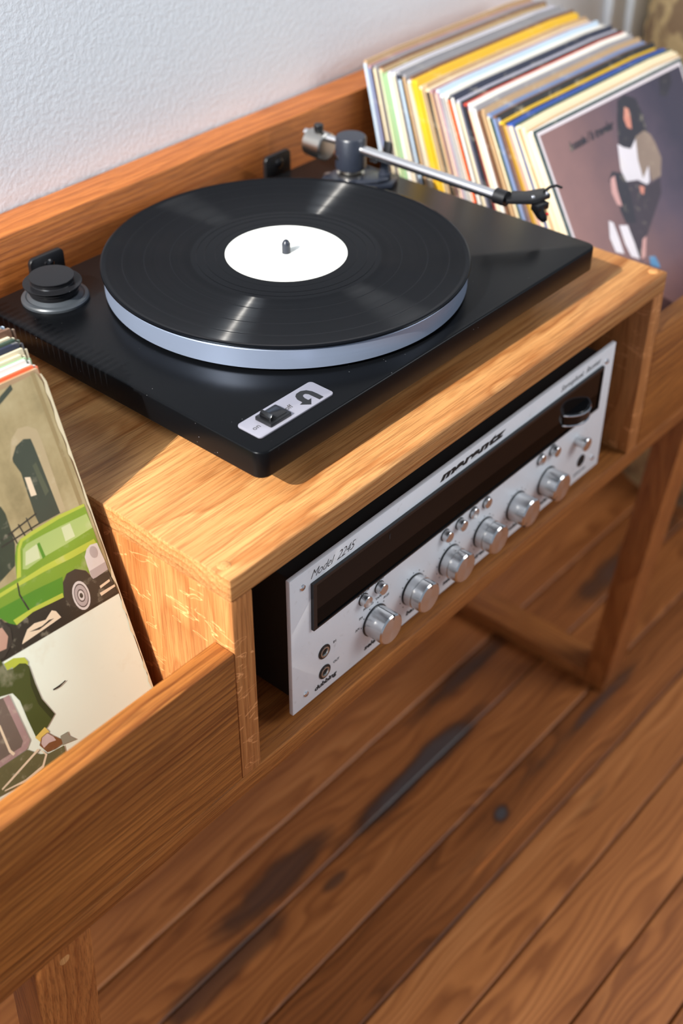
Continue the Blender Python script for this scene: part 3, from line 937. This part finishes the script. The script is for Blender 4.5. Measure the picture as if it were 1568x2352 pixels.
for i in range(NR):                       # i = 0 back-most
    f = i / NR
    yb = YK + (YF - YK) * f
    th = THK + (THF - THK) * f
    x = XK + (XF - XK) * f + rr.uniform(-0.002, 0.003)
    n = NR - i + 1                        # place counted from the front cover (1)
    lbl = '%s record sleeve with %s spine, %s from the front of the right-hand bin' % (TOPS[i], SPINES[i], ordinal(n))
    make_sleeve('record_sleeve', lbl, 'record sleeves in the right-hand bin', x, yb, th, 0.300 + rr.uniform(-0.002, 0.001), 0.3155 + rr.uniform(-0.004, 0.0012), rr.uniform(0.0029, 0.0040), TOPS[i], SPINES[i])


def art(parent, name, polys, cols, base=-0.0002, step=-0.000006):
    """flat printed picture: polygons laid on the cover, all in one print"""
    b = bmesh.new()
    keys, mats = [], []
    for k, (c, pts) in enumerate(polys):
        if c not in keys:
            keys.append(c); mats.append(cols[c])
        y = base + step * k
        vs = [b.verts.new((p[0], y, p[1])) for p in pts]
        try:
            fc = b.faces.new(vs)
        except ValueError:
            continue
        fc.material_index = keys.index(c)
        fc.normal_update()
        if fc.normal.y > 0:
            fc.normal_flip()
    bmesh.ops.triangulate(b, faces=list(b.faces))
    return obj(name, b, mats, parent)


def ink(name, c, var=0.25, sc=90, rough=0.42):
    t = NT(name)
    cc = t.coord()
    n = t.noise(cc, sc, 4, 0.6)
    n2 = t.noise(cc, sc * 0.25, 3, 0.6)
    c0 = srgb(*c)
    b = t.mix(n2, tuple(x * (1 - var) for x in c0[:3]) + (1,), tuple(min(1, x * (1 + var)) for x in c0[:3]) + (1,))
    b = t.mix(t.math('MULTIPLY', t.ramp(n, [(0.58, (0,) * 3), (0.7, (1,) * 3)]), 0.25), b, srgb(210, 200, 170))
    t.set(Base_Color=b, Roughness=rough)
    return t.m


def clip(pts, x0, x1, z0, z1):
    def cut(ps, ax_, lim, keep_less):
        out = []
        for a, b in zip(ps, ps[1:] + ps[:1]):
            ina = (a[ax_] <= lim) == keep_less or a[ax_] == lim
            inb = (b[ax_] <= lim) == keep_less or b[ax_] == lim
            if ina: out.append(a)
            if ina != inb:
                s = (lim - a[ax_]) / (b[ax_] - a[ax_])
                out.append((a[0] + s * (b[0] - a[0]), a[1] + s * (b[1] - a[1])))
        return out
    ps = [tuple(p) for p in pts]
    for ax_, lim, kl in ((0, x0, False), (0, x1, True), (1, z0, False), (1, z1, True)):
        if len(ps) >= 3:
            ps = cut(ps, ax_, lim, kl)
    return ps


ART_L = [
    ('paving', [(0.3088, 0.1387), (0.2109, 0.1441), (0.1869, 0.1452), (0.1352, 0.0217), (0.3119, -0.021)]),
    ('door', [(0.2751, 0.3078), (0.285, 0.3118), (0.2852, 0.3081), (0.2751, 0.3038), (0.2652, 0.3004)]),
    ('stone', [(0.2658, 0.2652), (0.2717, 0.2787), (0.2787, 0.2832), (0.2859, 0.2817), (0.2916, 0.2765), (0.2922, 0.2672), (0.2914, 0.2159), (0.2869, 0.216), (0.2856, 0.2653), (0.2851, 0.2729), (0.28, 0.275), (0.2732, 0.273), (0.2679, 0.267)]),
    ('door', [(0.2679, 0.267), (0.2732, 0.273), (0.28, 0.275), (0.2851, 0.2729), (0.2856, 0.2653), (0.2869, 0.216), (0.2695, 0.2167), (0.2688, 0.224), (0.27, 0.2551), (0.2675, 0.2643)]),
    ('stone2', [(0.3009, 0.315), (0.3039, 0.3137), (0.3055, 0.2132), (0.3025, 0.2134)]),
    ('note', [(0.2713, 0.2512), (0.2752, 0.2495), (0.2752, 0.2362), (0.2709, 0.2371)]),
    ('door2', [(0.2796, 0.2557), (0.2828, 0.2567), (0.2846, 0.2342), (0.2809, 0.2322)]),
    ('foliage', [(0.2409, 0.2499), (0.2482, 0.2412), (0.2494, 0.2357), (0.249, 0.2262), (0.248, 0.2135), (0.2424, 0.1999), (0.2166, 0.1915)]),
    ('dark', [(0.24, 0.2213), (0.2701, 0.2253), (0.2703, 0.2242), (0.2402, 0.2201)]),
    ('dark', [(0.2382, 0.217), (0.27, 0.218), (0.2703, 0.2169), (0.2384, 0.2158)]),
    ('dark', [(0.2617, 0.2259), (0.2626, 0.2257), (0.2634, 0.2153), (0.2624, 0.2155)]),
    ('dark', [(0.2547, 0.2247), (0.2557, 0.2245), (0.2574, 0.2146), (0.2564, 0.2148)]),
    ('dark', [(0.2482, 0.2226), (0.2492, 0.2224), (0.2502, 0.2126), (0.2492, 0.2128)]),
    ('dark', [(0.2071, 0.177), (0.2266, 0.1649), (0.2431, 0.1652), (0.268, 0.1624), (0.2713, 0.1515), (0.3067, 0.1664), (0.3088, 0.1387), (0.2109, 0.1441), (0.194, 0.1457)]),
    ('green', [(0.2133, 0.1919), (0.2268, 0.1911), (0.2402, 0.191), (0.2447, 0.2053), (0.2483, 0.2116), (0.2527, 0.2145), (0.2627, 0.2153), (0.2848, 0.2154), (0.3063, 0.2131), (0.3067, 0.1635), (0.2946, 0.1609), (0.2899, 0.169), (0.283, 0.174), (0.2756, 0.1745), (0.2703, 0.1699), (0.2675, 0.1602), (0.2425, 0.1638), (0.2282, 0.1618), (0.2236, 0.1661), (0.2193, 0.1729), (0.206, 0.1743)]),
    ('lime', [(0.2484, 0.2092), (0.2527, 0.2145), (0.2627, 0.2153), (0.2848, 0.2154), (0.3063, 0.2131), (0.3062, 0.2111), (0.2845, 0.2128), (0.2627, 0.2126), (0.2539, 0.2122), (0.2502, 0.2083), (0.2437, 0.1907), (0.2402, 0.191)]),
    ('glass', [(0.2467, 0.1947), (0.2519, 0.2073), (0.2556, 0.2092), (0.2699, 0.2087), (0.2879, 0.2073), (0.3056, 0.2056), (0.3065, 0.1941), (0.2863, 0.1938), (0.2641, 0.1943), (0.2497, 0.193)]),
    ('glass2', [(0.2494, 0.1959), (0.253, 0.2046), (0.2627, 0.2053), (0.2614, 0.1951)]),
    ('glass2', [(0.2838, 0.2064), (0.2912, 0.2059), (0.2915, 0.1954), (0.2833, 0.1958)]),
    ('green2', [(0.2627, 0.2053), (0.2649, 0.2054), (0.2655, 0.1942), (0.263, 0.1935)]),
    ('lime', [(0.2118, 0.1884), (0.2399, 0.1885), (0.2618, 0.1887), (0.2837, 0.1873), (0.3045, 0.1861), (0.3054, 0.1814), (0.2837, 0.1824), (0.2602, 0.1848), (0.2388, 0.1857), (0.2107, 0.1857)]),
    ('green2', [(0.2082, 0.1797), (0.2218, 0.1789), (0.2496, 0.1769), (0.272, 0.1741), (0.2675, 0.1602), (0.2425, 0.1638), (0.2282, 0.1618), (0.2236, 0.1661), (0.2193, 0.1729), (0.206, 0.1743)]),
    ('dark', [(0.2391, 0.1883), (0.2402, 0.1883), (0.2386, 0.18), (0.2416, 0.1626), (0.2403, 0.163), (0.2374, 0.1797)]),
    ('lime', [(0.2272, 0.1663), (0.2435, 0.1663), (0.2678, 0.1636), (0.2675, 0.1602), (0.2424, 0.1635), (0.2282, 0.1618)]),
    ('chrome', [(0.293, 0.1778), (0.2963, 0.1822), (0.3, 0.1837), (0.3057, 0.1822), (0.3069, 0.167), (0.3059, 0.1604), (0.2928, 0.1594), (0.2925, 0.1646), (0.2926, 0.1709)]),
    ('chrome2', [(0.2929, 0.1665), (0.307, 0.1662), (0.3069, 0.1598), (0.2928, 0.1594)]),
    ('tyre', [(0.2675, 0.1602), (0.2706, 0.1697), (0.2759, 0.1743), (0.283, 0.174), (0.2901, 0.1685), (0.2934, 0.1598), (0.3068, 0.1585), (0.3078, 0.1404), (0.2871, 0.1419), (0.2775, 0.1427), (0.2705, 0.1513)]),
    ('tyre', [(0.2888, 0.151), (0.288, 0.1473), (0.2865, 0.1441), (0.2844, 0.142), (0.282, 0.141), (0.2794, 0.1412), (0.277, 0.1427), (0.275, 0.1452), (0.2735, 0.1486), (0.2728, 0.1524), (0.2728, 0.1564), (0.2736, 0.16), (0.2751, 0.1631), (0.2771, 0.1652), (0.2795, 0.1663), (0.282, 0.1661), (0.2844, 0.1647), (0.2865, 0.1622), (0.288, 0.1589), (0.2888, 0.155)]),
    ('chrome', [(0.2871, 0.1517), (0.2864, 0.1483), (0.2852, 0.1455), (0.2834, 0.1435), (0.2814, 0.1426), (0.2793, 0.1427), (0.2773, 0.144), (0.2756, 0.1462), (0.2744, 0.1492), (0.2738, 0.1526), (0.2738, 0.1561), (0.2745, 0.1594), (0.2757, 0.1622), (0.2775, 0.1641), (0.2795, 0.1651), (0.2816, 0.165), (0.2836, 0.1638), (0.2853, 0.1616), (0.2865, 0.1586), (0.2871, 0.1552)]),
    ('tyre2', [(0.2858, 0.1521), (0.2852, 0.1493), (0.2842, 0.147), (0.2828, 0.1454), (0.2812, 0.1446), (0.2795, 0.1447), (0.2779, 0.1457), (0.2765, 0.1475), (0.2756, 0.1499), (0.2751, 0.1528), (0.2751, 0.1557), (0.2757, 0.1584), (0.2767, 0.1607), (0.2781, 0.1623), (0.2797, 0.1631), (0.2814, 0.163), (0.283, 0.162), (0.2843, 0.1603), (0.2853, 0.1578), (0.2858, 0.155)]),
    ('chrome2', [(0.2853, 0.1523), (0.2848, 0.1498), (0.2838, 0.1477), (0.2826, 0.1463), (0.2811, 0.1456), (0.2796, 0.1457), (0.2781, 0.1466), (0.2769, 0.1482), (0.276, 0.1504), (0.2756, 0.1529), (0.2756, 0.1555), (0.2761, 0.1579), (0.277, 0.16), (0.2783, 0.1614), (0.2797, 0.1621), (0.2813, 0.162), (0.2827, 0.1612), (0.2839, 0.1596), (0.2848, 0.1574), (0.2853, 0.1549)]),
    ('tyre2', [(0.2834, 0.1529), (0.2831, 0.1514), (0.2826, 0.1502), (0.2818, 0.1493), (0.2809, 0.1489), (0.2799, 0.149), (0.279, 0.1495), (0.2782, 0.1505), (0.2777, 0.1518), (0.2774, 0.1533), (0.2774, 0.1549), (0.2777, 0.1564), (0.2783, 0.1576), (0.2791, 0.1584), (0.28, 0.1589), (0.2809, 0.1588), (0.2818, 0.1582), (0.2826, 0.1573), (0.2831, 0.156), (0.2834, 0.1545)]),
    ('chrome', [(0.2828, 0.1531), (0.2825, 0.1519), (0.2821, 0.1509), (0.2815, 0.1502), (0.2808, 0.1499), (0.28, 0.15), (0.2793, 0.1504), (0.2787, 0.1512), (0.2783, 0.1522), (0.2781, 0.1534), (0.2781, 0.1547), (0.2783, 0.1558), (0.2788, 0.1568), (0.2794, 0.1575), (0.2801, 0.1579), (0.2808, 0.1578), (0.2815, 0.1574), (0.2821, 0.1566), (0.2825, 0.1556), (0.2828, 0.1544)]),
    ('tyre', [(0.2818, 0.1534), (0.2816, 0.1529), (0.2814, 0.1524), (0.281, 0.152), (0.2806, 0.1519), (0.2802, 0.1519), (0.2798, 0.1522), (0.2795, 0.1526), (0.2792, 0.1531), (0.2791, 0.1537), (0.2791, 0.1543), (0.2792, 0.1549), (0.2795, 0.1554), (0.2798, 0.1557), (0.2802, 0.1559), (0.2806, 0.1559), (0.281, 0.1556), (0.2814, 0.1552), (0.2816, 0.1547), (0.2817, 0.1541)]),
    ('chrome2', [(0.3038, 0.1767), (0.3035, 0.1753), (0.303, 0.1742), (0.3022, 0.1734), (0.3013, 0.173), (0.3003, 0.1731), (0.2994, 0.1736), (0.2986, 0.1745), (0.298, 0.1757), (0.2977, 0.1771), (0.2977, 0.1786), (0.298, 0.1799), (0.2986, 0.181), (0.2993, 0.1818), (0.3002, 0.1822), (0.3012, 0.1821), (0.3021, 0.1816), (0.3029, 0.1807), (0.3035, 0.1795), (0.3038, 0.1781)]),
    ('note', [(0.2963, 0.1523), (0.3053, 0.1528), (0.3054, 0.1509), (0.2963, 0.1502)]),
    ('note', [(0.2945, 0.1476), (0.3079, 0.1469), (0.308, 0.1451), (0.295, 0.1448)]),
    ('note', [(0.2281, 0.1492), (0.234, 0.1547), (0.2403, 0.1557), (0.2489, 0.1532), (0.2556, 0.1568), (0.2584, 0.1544), (0.2604, 0.1482), (0.2452, 0.1477), (0.2266, 0.1473)]),
    ('dark', [(0.2345, 0.1523), (0.2449, 0.1507), (0.2513, 0.1517), (0.2553, 0.1506), (0.2422, 0.1495)]),
    ('tyre', [(0.2098, 0.1753), (0.2196, 0.172), (0.2232, 0.1618), (0.2209, 0.1528), (0.2118, 0.1463), (0.1985, 0.148)]),
    ('skin', [(0.2105, 0.1687), (0.2179, 0.1662), (0.2196, 0.1582), (0.2153, 0.1511), (0.2041, 0.1531)]),
    ('lime', [(0.2096, 0.1425), (0.2173, 0.1421), (0.2246, 0.138), (0.2261, 0.1334), (0.222, 0.1271), (0.2188, 0.1353), (0.214, 0.1325), (0.2144, 0.1368), (0.2101, 0.1368)]),
    ('olive', [(0.1957, 0.1498), (0.2085, 0.1467), (0.2095, 0.1372), (0.2146, 0.1356), (0.2199, 0.1361), (0.2239, 0.1335), (0.2255, 0.1302), (0.2249, 0.1161), (0.2252, 0.103), (0.23, 0.0867), (0.2214, 0.0814), (0.211, 0.0802), (0.2103, 0.0967), (0.2102, 0.1116), (0.2074, 0.12), (0.1987, 0.1231), (0.1854, 0.1251)]),
    ('olive2', [(0.2255, 0.1302), (0.2249, 0.1161), (0.2252, 0.103), (0.23, 0.0867), (0.2265, 0.0846), (0.2216, 0.1007), (0.2214, 0.1166)]),
    ('sock', [(0.2103, 0.0803), (0.2196, 0.0827), (0.2214, 0.0776), (0.213, 0.0738)]),
    ('shade', [(0.2279, 0.0691), (0.2342, 0.0684), (0.234, 0.0648), (0.2382, 0.0586), (0.2259, 0.0621)]),
    ('shoe', [(0.2111, 0.0729), (0.2144, 0.0773), (0.2199, 0.0779), (0.2231, 0.0726), (0.2276, 0.0663), (0.2273, 0.0627), (0.2207, 0.0628), (0.2145, 0.0644)]),
    ('lace', [(0.2127, 0.0732), (0.215, 0.0769), (0.2197, 0.0773), (0.2229, 0.072), (0.2237, 0.0683), (0.2183, 0.07), (0.2133, 0.069)]),
    ('case', [(0.1854, 0.1251), (0.2007, 0.121), (0.2019, 0.0834), (0.1989, 0.0796), (0.1674, 0.0817)]),
    ('lace2', [(0.2, 0.1211), (0.2047, 0.1204), (0.2062, 0.081), (0.2013, 0.0763), (0.1656, 0.0775), (0.1677, 0.0826), (0.1986, 0.0806), (0.2014, 0.0838)]),
    ('note', [(0.1894, 0.1049), (0.1911, 0.1048), (0.1911, 0.0838), (0.193, 0.0794), (0.1911, 0.0785), (0.1893, 0.0829)]),
    ('gnd', [(0.1656, 0.0775), (0.2018, 0.0759), (0.2087, 0.067), (0.2154, 0.0629), (0.2277, 0.0608), (0.2267, 0.0545), (0.2065, 0.0522), (0.1585, 0.0604)]),
    ('note', [(0.2087, 0.0716), (0.2099, 0.07), (0.1807, 0.0622), (0.1748, 0.061), (0.1746, 0.0623)]),
    ('note', [(0.2105, 0.0696), (0.214, 0.0632), (0.208, 0.056), (0.1926, 0.055), (0.1758, 0.0591), (0.1762, 0.0599), (0.1926, 0.0569), (0.2074, 0.0581), (0.2123, 0.0637)]),
    ('dark', [(0.2355, 0.1042), (0.2408, 0.104), (0.2464, 0.1046), (0.2465, 0.1038), (0.2406, 0.1026), (0.2354, 0.1031)]),
]
ART_R = [
    ('hair', [(0.1509, 0.3028), (0.1652, 0.3051), (0.1837, 0.2965), (0.1875, 0.2785), (0.1852, 0.2592), (0.1633, 0.2586), (0.1549, 0.2513), (0.1371, 0.2546), (0.1294, 0.2632), (0.139, 0.284)]),
    ('face', [(0.1595, 0.2935), (0.1658, 0.2896), (0.1634, 0.2784), (0.1599, 0.2695), (0.1527, 0.2738), (0.1519, 0.2831)]),
    ('blouse', [(0.1276, 0.2631), (0.136, 0.257), (0.1473, 0.2519), (0.1626, 0.2596), (0.1802, 0.2621), (0.1895, 0.2551), (0.1764, 0.2447), (0.1618, 0.2119), (0.155, 0.2098), (0.1423, 0.2197), (0.1192, 0.225), (0.1191, 0.2398)]),
    ('sleeve', [(0.1618, 0.2605), (0.1802, 0.2621), (0.1895, 0.2551), (0.1932, 0.2454), (0.1959, 0.2272), (0.1842, 0.2105), (0.1652, 0.2108), (0.1683, 0.2271), (0.1519, 0.218), (0.1532, 0.2376)]),
    ('hair2', [(0.117, 0.2257), (0.1419, 0.2191), (0.1573, 0.2091), (0.1823, 0.2096), (0.1757, 0.1943), (0.1265, 0.1631), (0.1024, 0.1413), (0.0981, 0.1559), (0.1038, 0.2039)]),
    ('hair', [(0.0927, 0.2343), (0.1034, 0.2413), (0.1195, 0.2341), (0.1232, 0.2188), (0.1161, 0.1812), (0.0981, 0.186), (0.0956, 0.2011), (0.1016, 0.2216)]),
    ('face2', [(0.0966, 0.2351), (0.1055, 0.2364), (0.102, 0.2215), (0.1013, 0.2041), (0.0938, 0.2087), (0.0913, 0.2222)]),
    ('face', [(0.1412, 0.2136), (0.1494, 0.2095), (0.1439, 0.2027), (0.1394, 0.2063)]),
    ('blouse', [(0.0713, 0.1989), (0.0776, 0.1946), (0.0785, 0.1773), (0.0785, 0.1602), (0.0659, 0.1669), (0.0639, 0.1825)]),
    ('blouse', [(0.0856, 0.1889), (0.0995, 0.1841), (0.1013, 0.1634), (0.1013, 0.1461), (0.0888, 0.1536), (0.0852, 0.1692)]),
    ('face2', [(0.1166, 0.1623), (0.1254, 0.1635), (0.1122, 0.145), (0.1032, 0.1447)]),
    ('blue', [(0.1181, 0.1428), (0.1285, 0.1397), (0.1315, 0.129), (0.1305, 0.125), (0.116, 0.1326)]),
    ('hair', [(0.2485, 0.3131), (0.2622, 0.3124), (0.2588, 0.2931), (0.2407, 0.2821), (0.2295, 0.2867), (0.2362, 0.3021)]),
]


# front sleeve, right bin
fr = thing('record_sleeve', 'dark mauve album cover with two printed figures, front of the right-hand bin', 'record', (XF, YF, HB + 0.0002), (-THF, 0, 0), 'record sleeves in the right-hand bin')
FW, FH = 0.2935, 0.3155
obj('cover', sleeve_mesh(FW, FH, 0.0036, 0.0), CM['white'], fr)
obj('spine', box(-0.0005, 0.001, 0.0003, 0.0033, 0.001, FH - 0.004), CM['cream'], fr)


def mauve():
    t = NT('mauve_print')
    c = t.coord()
    s = t.n('ShaderNodeSeparateXYZ'); t.l(c, s.inputs[0])
    n = t.noise(c, 14, 4, 0.6)
    f = t.math('ADD', t.math('ADD', t.math('MULTIPLY', s.outputs[0], 3.0), t.math('MULTIPLY', s.outputs[2], 0.55)), t.math('MULTIPLY', n, 0.35))
    b = t.ramp(f, [(0.30, srgb(138, 102, 98)), (0.60, srgb(108, 82, 84)), (0.84, srgb(78, 66, 80)), (1.0, srgb(52, 48, 64))])
    t.set(Base_Color=b, Roughness=0.38)
    return t.m


RC = {'border': ink('print_border', (40, 62, 62), 0.1), 'line': ink('print_line', (206, 196, 200), 0.1), 'pic': mauve(), 'hair': ink('print_hair', (40, 38, 48), 0.2), 'hair2': ink('print_dark_cloth', (54, 46, 56), 0.2),
      'face': ink('print_face', (196, 128, 110), 0.2), 'face2': ink('print_face_pale', (186, 142, 138), 0.2), 'blouse': ink('print_white_cloth', (206, 200, 206), 0.25, 30), 'sleeve': ink('print_brown_cloth', (128, 110, 98), 0.25),
      'blue': ink('print_blue', (74, 124, 164), 0.2)}
pr = [('border', [(0.0008, 0.0), (FW - 0.003, 0.0), (FW - 0.003, FH - 0.003), (0.0022, FH - 0.0018), (0.0008, FH - 0.004)]),
      ('line', [(0.0062, 0.004), (FW - 0.007, 0.004), (FW - 0.007, FH - 0.0065), (0.0062, FH - 0.0050)]),
      ('pic', [(0.0098, 0.008), (FW - 0.0098, 0.008), (FW - 0.0098, FH - 0.0100), (0.0098, FH - 0.0085)])]
for c, pts in ART_R:
    q = clip(pts, 0.0099, FW - 0.0099, 0.008, FH - 0.0101)
    if len(q) >= 3: pr.append((c, q))
art(fr, 'cover_print', pr, RC)
text('bonnie / b traveler', 0.0125, RC['hair'], fr, 'lettering', Vector((0.0480, -0.00050, 0.2795)), 'XZ', width=0.083, shear=0.3, bold=0.0004, depth=0.00003, rot=0.0)

# left bin: front cover with the green pickup
LW, LH = 0.31, 0.3155
lf_ = thing('record_sleeve', 'worn album cover with a green pickup and stone building, front of the left-hand bin', 'record', (-0.012 - LW, 0.062, HB + 0.0002), (-0.297, 0, 0), 'record sleeves in the left-hand bin')


def old_wall():
    t = NT('print_old_wall')
    c = t.coord()
    n = t.noise(c, 18, 5, 0.65)
    n2 = t.noise(t.scale(c, (45, 1, 6)), 1, 3)
    b = t.ramp(t.math('MULTIPLY_ADD', n2, 0.4, t.math('MULTIPLY', n, 0.7)), [(0.35, srgb(110, 98, 62)), (0.55, srgb(164, 146, 104)), (0.75, srgb(188, 172, 132))])
    t.set(Base_Color=b, Roughness=0.45)
    return t.m


LC = {'wall': old_wall(), 'paving': ink('print_paving', (228, 234, 214), 0.05, 40), 'door': ink('print_door', (62, 68, 54), 0.3, 60), 'door2': ink('print_door_panel', (84, 88, 66), 0.2), 'stone': ink('print_stone', (180, 160, 122), 0.12),
      'stone2': ink('print_moulding', (150, 130, 88), 0.15), 'note': ink('print_cream', (226, 204, 172), 0.1), 'foliage': ink('print_foliage', (58, 64, 46), 0.5, 120), 'dark': ink('print_dark', (52, 48, 38), 0.3, 120),
      'green': ink('print_green', (122, 152, 44), 0.25, 50), 'green2': ink('print_green_deep', (84, 136, 36), 0.3, 50), 'lime': ink('print_lime', (178, 186, 66), 0.2, 60), 'glass': ink('print_glass', (168, 186, 108), 0.3, 40),
      'glass2': ink('print_glass_pale', (204, 208, 160), 0.2, 40), 'chrome': ink('print_chrome', (212, 204, 196), 0.15), 'chrome2': ink('print_chrome_shade', (178, 166, 160), 0.2), 'tyre': ink('print_tyre', (62, 56, 46), 0.2),
      'tyre2': ink('print_hub_dark', (92, 80, 74), 0.2), 'skin': ink('print_hub_pink', (186, 146, 124), 0.2), 'olive': ink('print_olive', (72, 80, 38), 0.25, 40), 'olive2': ink('print_olive_deep', (54, 60, 32), 0.2),
      'sock': ink('print_sock', (222, 190, 96), 0.2), 'shade': ink('print_shade', (146, 142, 122), 0.15), 'shoe': ink('print_shoe', (128, 84, 50), 0.3, 150), 'lace': ink('print_lace', (200, 176, 168), 0.3, 200),
      'lace2': ink('print_case_edge', (166, 136, 130), 0.25, 120), 'case': ink('print_case', (112, 98, 86), 0.2), 'gnd': ink('print_ground', (104, 100, 66), 0.3, 160)}
obj('cover', sleeve_mesh(LW, LH, 0.0036, 0.0), [CM['tan']], lf_)
pl_ = [('wall', [(0.0, 0.0), (LW - 0.0016, 0.0), (LW - 0.0010, 0.18), (LW - 0.0026, LH - 0.012), (LW - 0.005, LH - 0.0045), (0.0, LH - 0.0030)])]
for c, pts in ART_L:
    q = clip(pts, 0.0, LW - 0.0012, 0.0, LH - 0.003)
    if len(q) >= 3: pl_.append((c, q))
art(lf_, 'cover_print', pl_, LC)
wr = bmesh.new()
rw = random.Random(5)
zs = [0.004 + 0.0065 * k for k in range(48)]
prev = None
for z in zs:
    wv = rw.choice([0.0006, 0.0010, 0.0016, 0.0026]) if z < 0.26 else rw.choice([0.002, 0.003, 0.004])
    cur = (wr.verts.new((LW - wv, -0.0008, z)), wr.verts.new((LW, -0.0008, z)) if z < LH - 0.006 else wr.verts.new((LW - 0.002, -0.0008, z)))
    if prev: wr.faces.new((prev[0], prev[1], cur[1], cur[0]))
    prev = cur
obj('worn_edge', wr, CM['edge'], lf_)

LT = ['orange', 'white', 'white', 'green', 'cream', 'cream', 'navy', 'cream', 'dark green', 'cream', 'brown', 'brown', 'pale blue', 'pale blue', 'white', 'grey', 'tan', 'cream', 'black', 'red', 'white', 'tan', 'blue', 'cream', 'grey', 'cream', 'yellow', 'white', 'brown', 'cream', 'black', 'tan', 'pale blue']
rl2 = random.Random(21)
yb = 0.062
for i, c in enumerate(LT):
    f = min(1.0, (i + 1) / 11)
    yb = 0.062 + 0.090 * f + max(0, i - 10) * 0.0068
    th = 0.297 - 0.177 * f
    dx = [-0.001, -0.002, -0.004, -0.0015, -0.004, 0.0, -0.002, -0.003, -0.001, -0.003, 0.0, -0.002, 0.001][i % 13]
    lbl = '%s record sleeve, %s from the front of the left-hand bin' % (c, ordinal(i + 2))
    make_sleeve('record_sleeve', lbl, 'record sleeves in the left-hand bin', -0.012 - LW + 0.009 * f + dx, yb, th, LW + rl2.uniform(-0.001, 0.0005), 0.3155 + rl2.uniform(-0.003, 0.001), rl2.uniform(0.0024, 0.0031), c, c, 1)

# ------------------------------------------------------------------ woven basket beyond the console
def wicker():
    t = NT('wicker')
    c = t.coord()
    n = t.noise(c, 16, 3)
    sp = t.ramp(n, [(0.52, (0,) * 3), (0.6, (1,) * 3)])
    g = t.noise(t.scale(c, (60, 60, 240)), 1, 3)
    b = t.mix(g, srgb(176, 144, 96), srgb(214, 186, 136))
    b = t.mix(t.math('MULTIPLY', sp, 0.75), b, srgb(112, 82, 62))
    t.set(Base_Color=b, Roughness=0.7)
    return t.m


M['wicker'] = wicker()
bk = thing('woven_basket', 'tall tan woven basket with dark flecks standing beyond the right end of the console', 'basket', (1.262, 0.195, FLOOR))
bprof = [(0.15, 0.0)]
for k in range(0, 71):
    h = 0.01 + 0.92 * k / 70
    r_ = 0.145 + 0.055 * math.sin(min(1.0, h / 0.62) * math.pi / 2) - 0.045 * max(0.0, (h - 0.66) / 0.27) ** 1.6
    bprof.append((r_ + (0.0025 if k % 2 else -0.001), h))
bprof += [(bprof[-1][0] - 0.006, 0.936), (bprof[-1][0] - 0.014, 0.93), (0.12, 0.7), (0.12, 0.05), (0, 0.05)]
obj('woven_body', lathe(bprof, (0, 0, 0), 'Z', 72), M['wicker'], bk, 60)

# ------------------------------------------------------------------ lift everything so that the floor is z = 0
for o in list(scene.objects):
    if o.parent is None:
        o.location.z -= FLOOR
bpy.context.view_layer.update()
